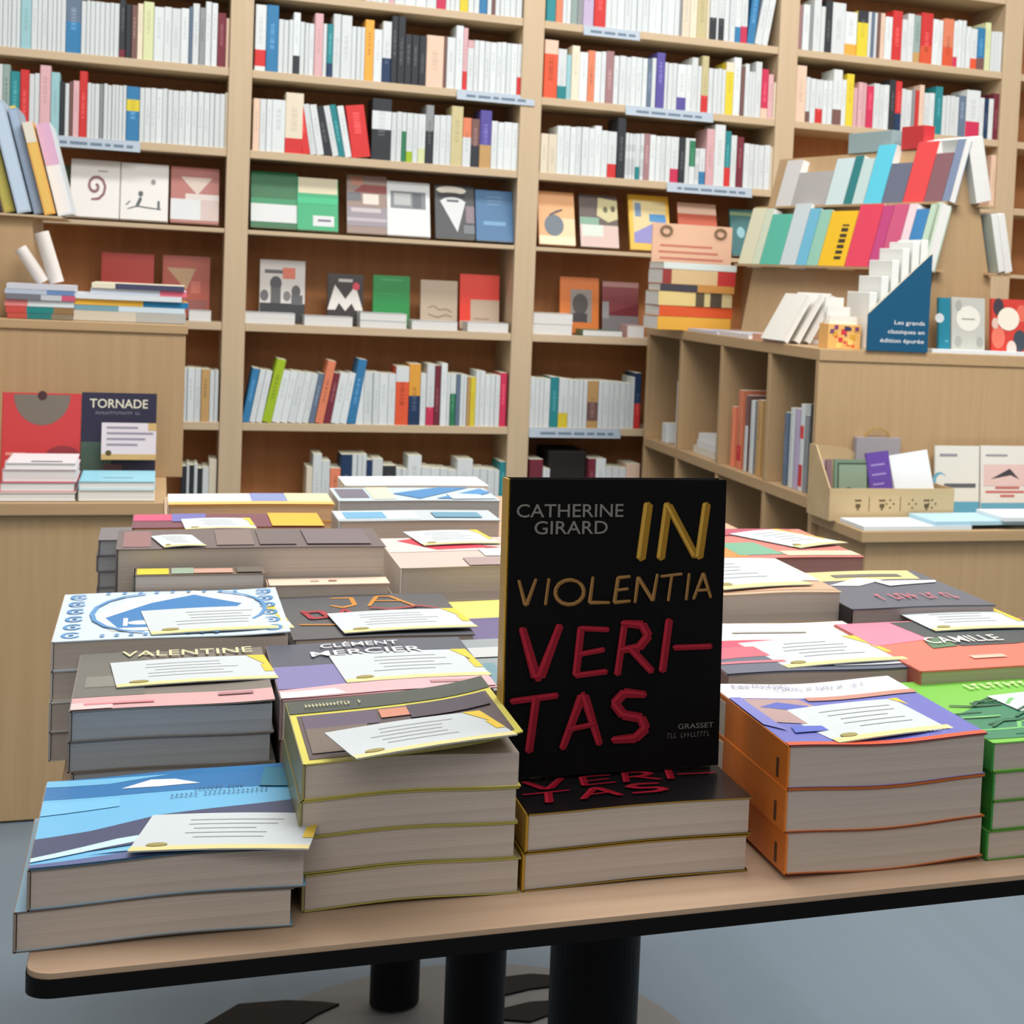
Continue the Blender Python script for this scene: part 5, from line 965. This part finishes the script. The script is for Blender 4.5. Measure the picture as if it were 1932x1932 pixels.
S18A = [(poly_uv(0, 0, 1, 1), c_(198, 120, 110)), (poly_uv(0, .05, .25, .45), c_(232, 140, 70)), ([(.2, .1), (.5, .1), (.45, .5), (.2, .5)], c_(110, 170, 140)), (poly_uv(.5, .05, 1, .2), c_(236, 206, 176)), (poly_uv(.1, .62, .3, .85), c_(80, 110, 130)), (poly_uv(.3, .75, .9, .98), c_(176, 72, 96)), (poly_uv(0, .5, .2, .62), c_(226, 214, 180))]
z = stack((1350, 1055), (1632, 1052), 1.45, 4, .101, nm(4, 'maroon, orange and green novel at the back right of the table', 'under the maroon, orange and green novel'), .18, [c_(176, 96, 90)]*4, c_(190, 80, 80), page_mat('rose_page_edges', (.46, .26, .24)), S18A, bow=.0008)
note_card('grey review card on the maroon, orange and green novel', ((1510, 1035), (1600, 1025), (1430, 1005)), z+.0018)
# fifth row and the second table -----------------------------------------------------
G2T = 'novels stacked on the second table'
S12A = [(poly_uv(0, .5, .2, 1), c_(206, 80, 120)), (poly_uv(.2, .4, .38, 1), c_(110, 110, 180)), (poly_uv(.72, 0, 1, 1), c_(246, 180, 60))]
z = stack((250, 1003), (612, 1003), 1.72, 3, .094, nm(3, 'dark novel with pink and violet picture and orange end, behind the album', 'under the pink, violet and orange novel'), .09, [c_(120, 70, 84)]*3, c_(110, 100, 100), page_mat('orange_page_edges', (.62, .36, .16)), S12A, bow=.0006)
note_card('white review card on the pink, violet and orange novel', ((350, 1000), (485, 998), (356, 980)), z+.001)
S13A = [(poly_uv(0, .1, .5, .9), c_(206, 226, 236)), (poly_uv(.05, .2, .3, .8), c_(110, 170, 206)), (poly_uv(.6, .2, .9, .7), c_(96, 150, 176))]
z = stack((640, 985), (945, 985), 1.72, 3, .0995, nm(3, 'pale blue novel with white band, centre of the fifth row', 'under the pale blue novel of the fifth row'), .075, [c_(190, 200, 206)]*3, c_(196, 210, 216), PAGE, S13A, bow=.0006)
S22A = [(poly_uv(0, .3, .5, 1), c_(232, 230, 226)), (poly_uv(.5, .3, .72, 1), c_(136, 150, 200)), (poly_uv(.72, .2, 1, 1), c_(226, 220, 176)), (poly_uv(0, 0, 1, .25), c_(240, 190, 110))]
z = stack((318, 945), (632, 947), 2.0, 4, .077, nm(4, 'novel with amber front edge and violet patch on the second table', 'under the amber edged novel on the second table'), .10, [c_(226, 170, 90)]*4, c_(200, 190, 180), page_mat('amber_page_edges', (.60, .42, .26)), S22A, bow=.0006, group=G2T)
S23A = [(poly_uv(.02, .2, .2, .9), c_(112, 110, 126)), (poly_uv(.22, .1, .36, 1), c_(230, 226, 190)), ([(.36, .5), (.7, 1), (.9, 1), (.5, .1)], c_(60, 130, 186)), ([(.6, .1), (.96, .9), (1, .6), (.8, .1)], c_(70, 140, 196)), ([(.7, .5), (.9, .4), (1, .1), (.7, .05)], c_(200, 224, 236))]
z = stack((640, 948), (945, 948), 2.02, 3, .0795, nm(3, 'blue and white wave patterned novel on the second table', 'under the wave patterned novel on the second table'), .12, [c_(190, 206, 216)]*3, c_(210, 220, 226), PAGEG, S23A, bow=.0006, group=G2T)
z = stack((652, 921), (922, 920), 2.24, 4, .070, nm(4, 'plain white novel behind the wave patterned one on the second table', 'under the plain white novel on the second table'), .10, [c_(226, 226, 216)]*3+[c_(236, 240, 242)], c_(220, 220, 210), PAGEW, [], bow=.0006, group=G2T)
z = stack((186, 1050), (330, 1050), 1.825, 4, .066, nm(4, 'grey novel at the back left corner of the front table', 'in the grey stack at the back left corner of the front table'), .085, [c_(120, 116, 120)]*4, c_(126, 122, 126), PAGEG, [], bow=.0004)
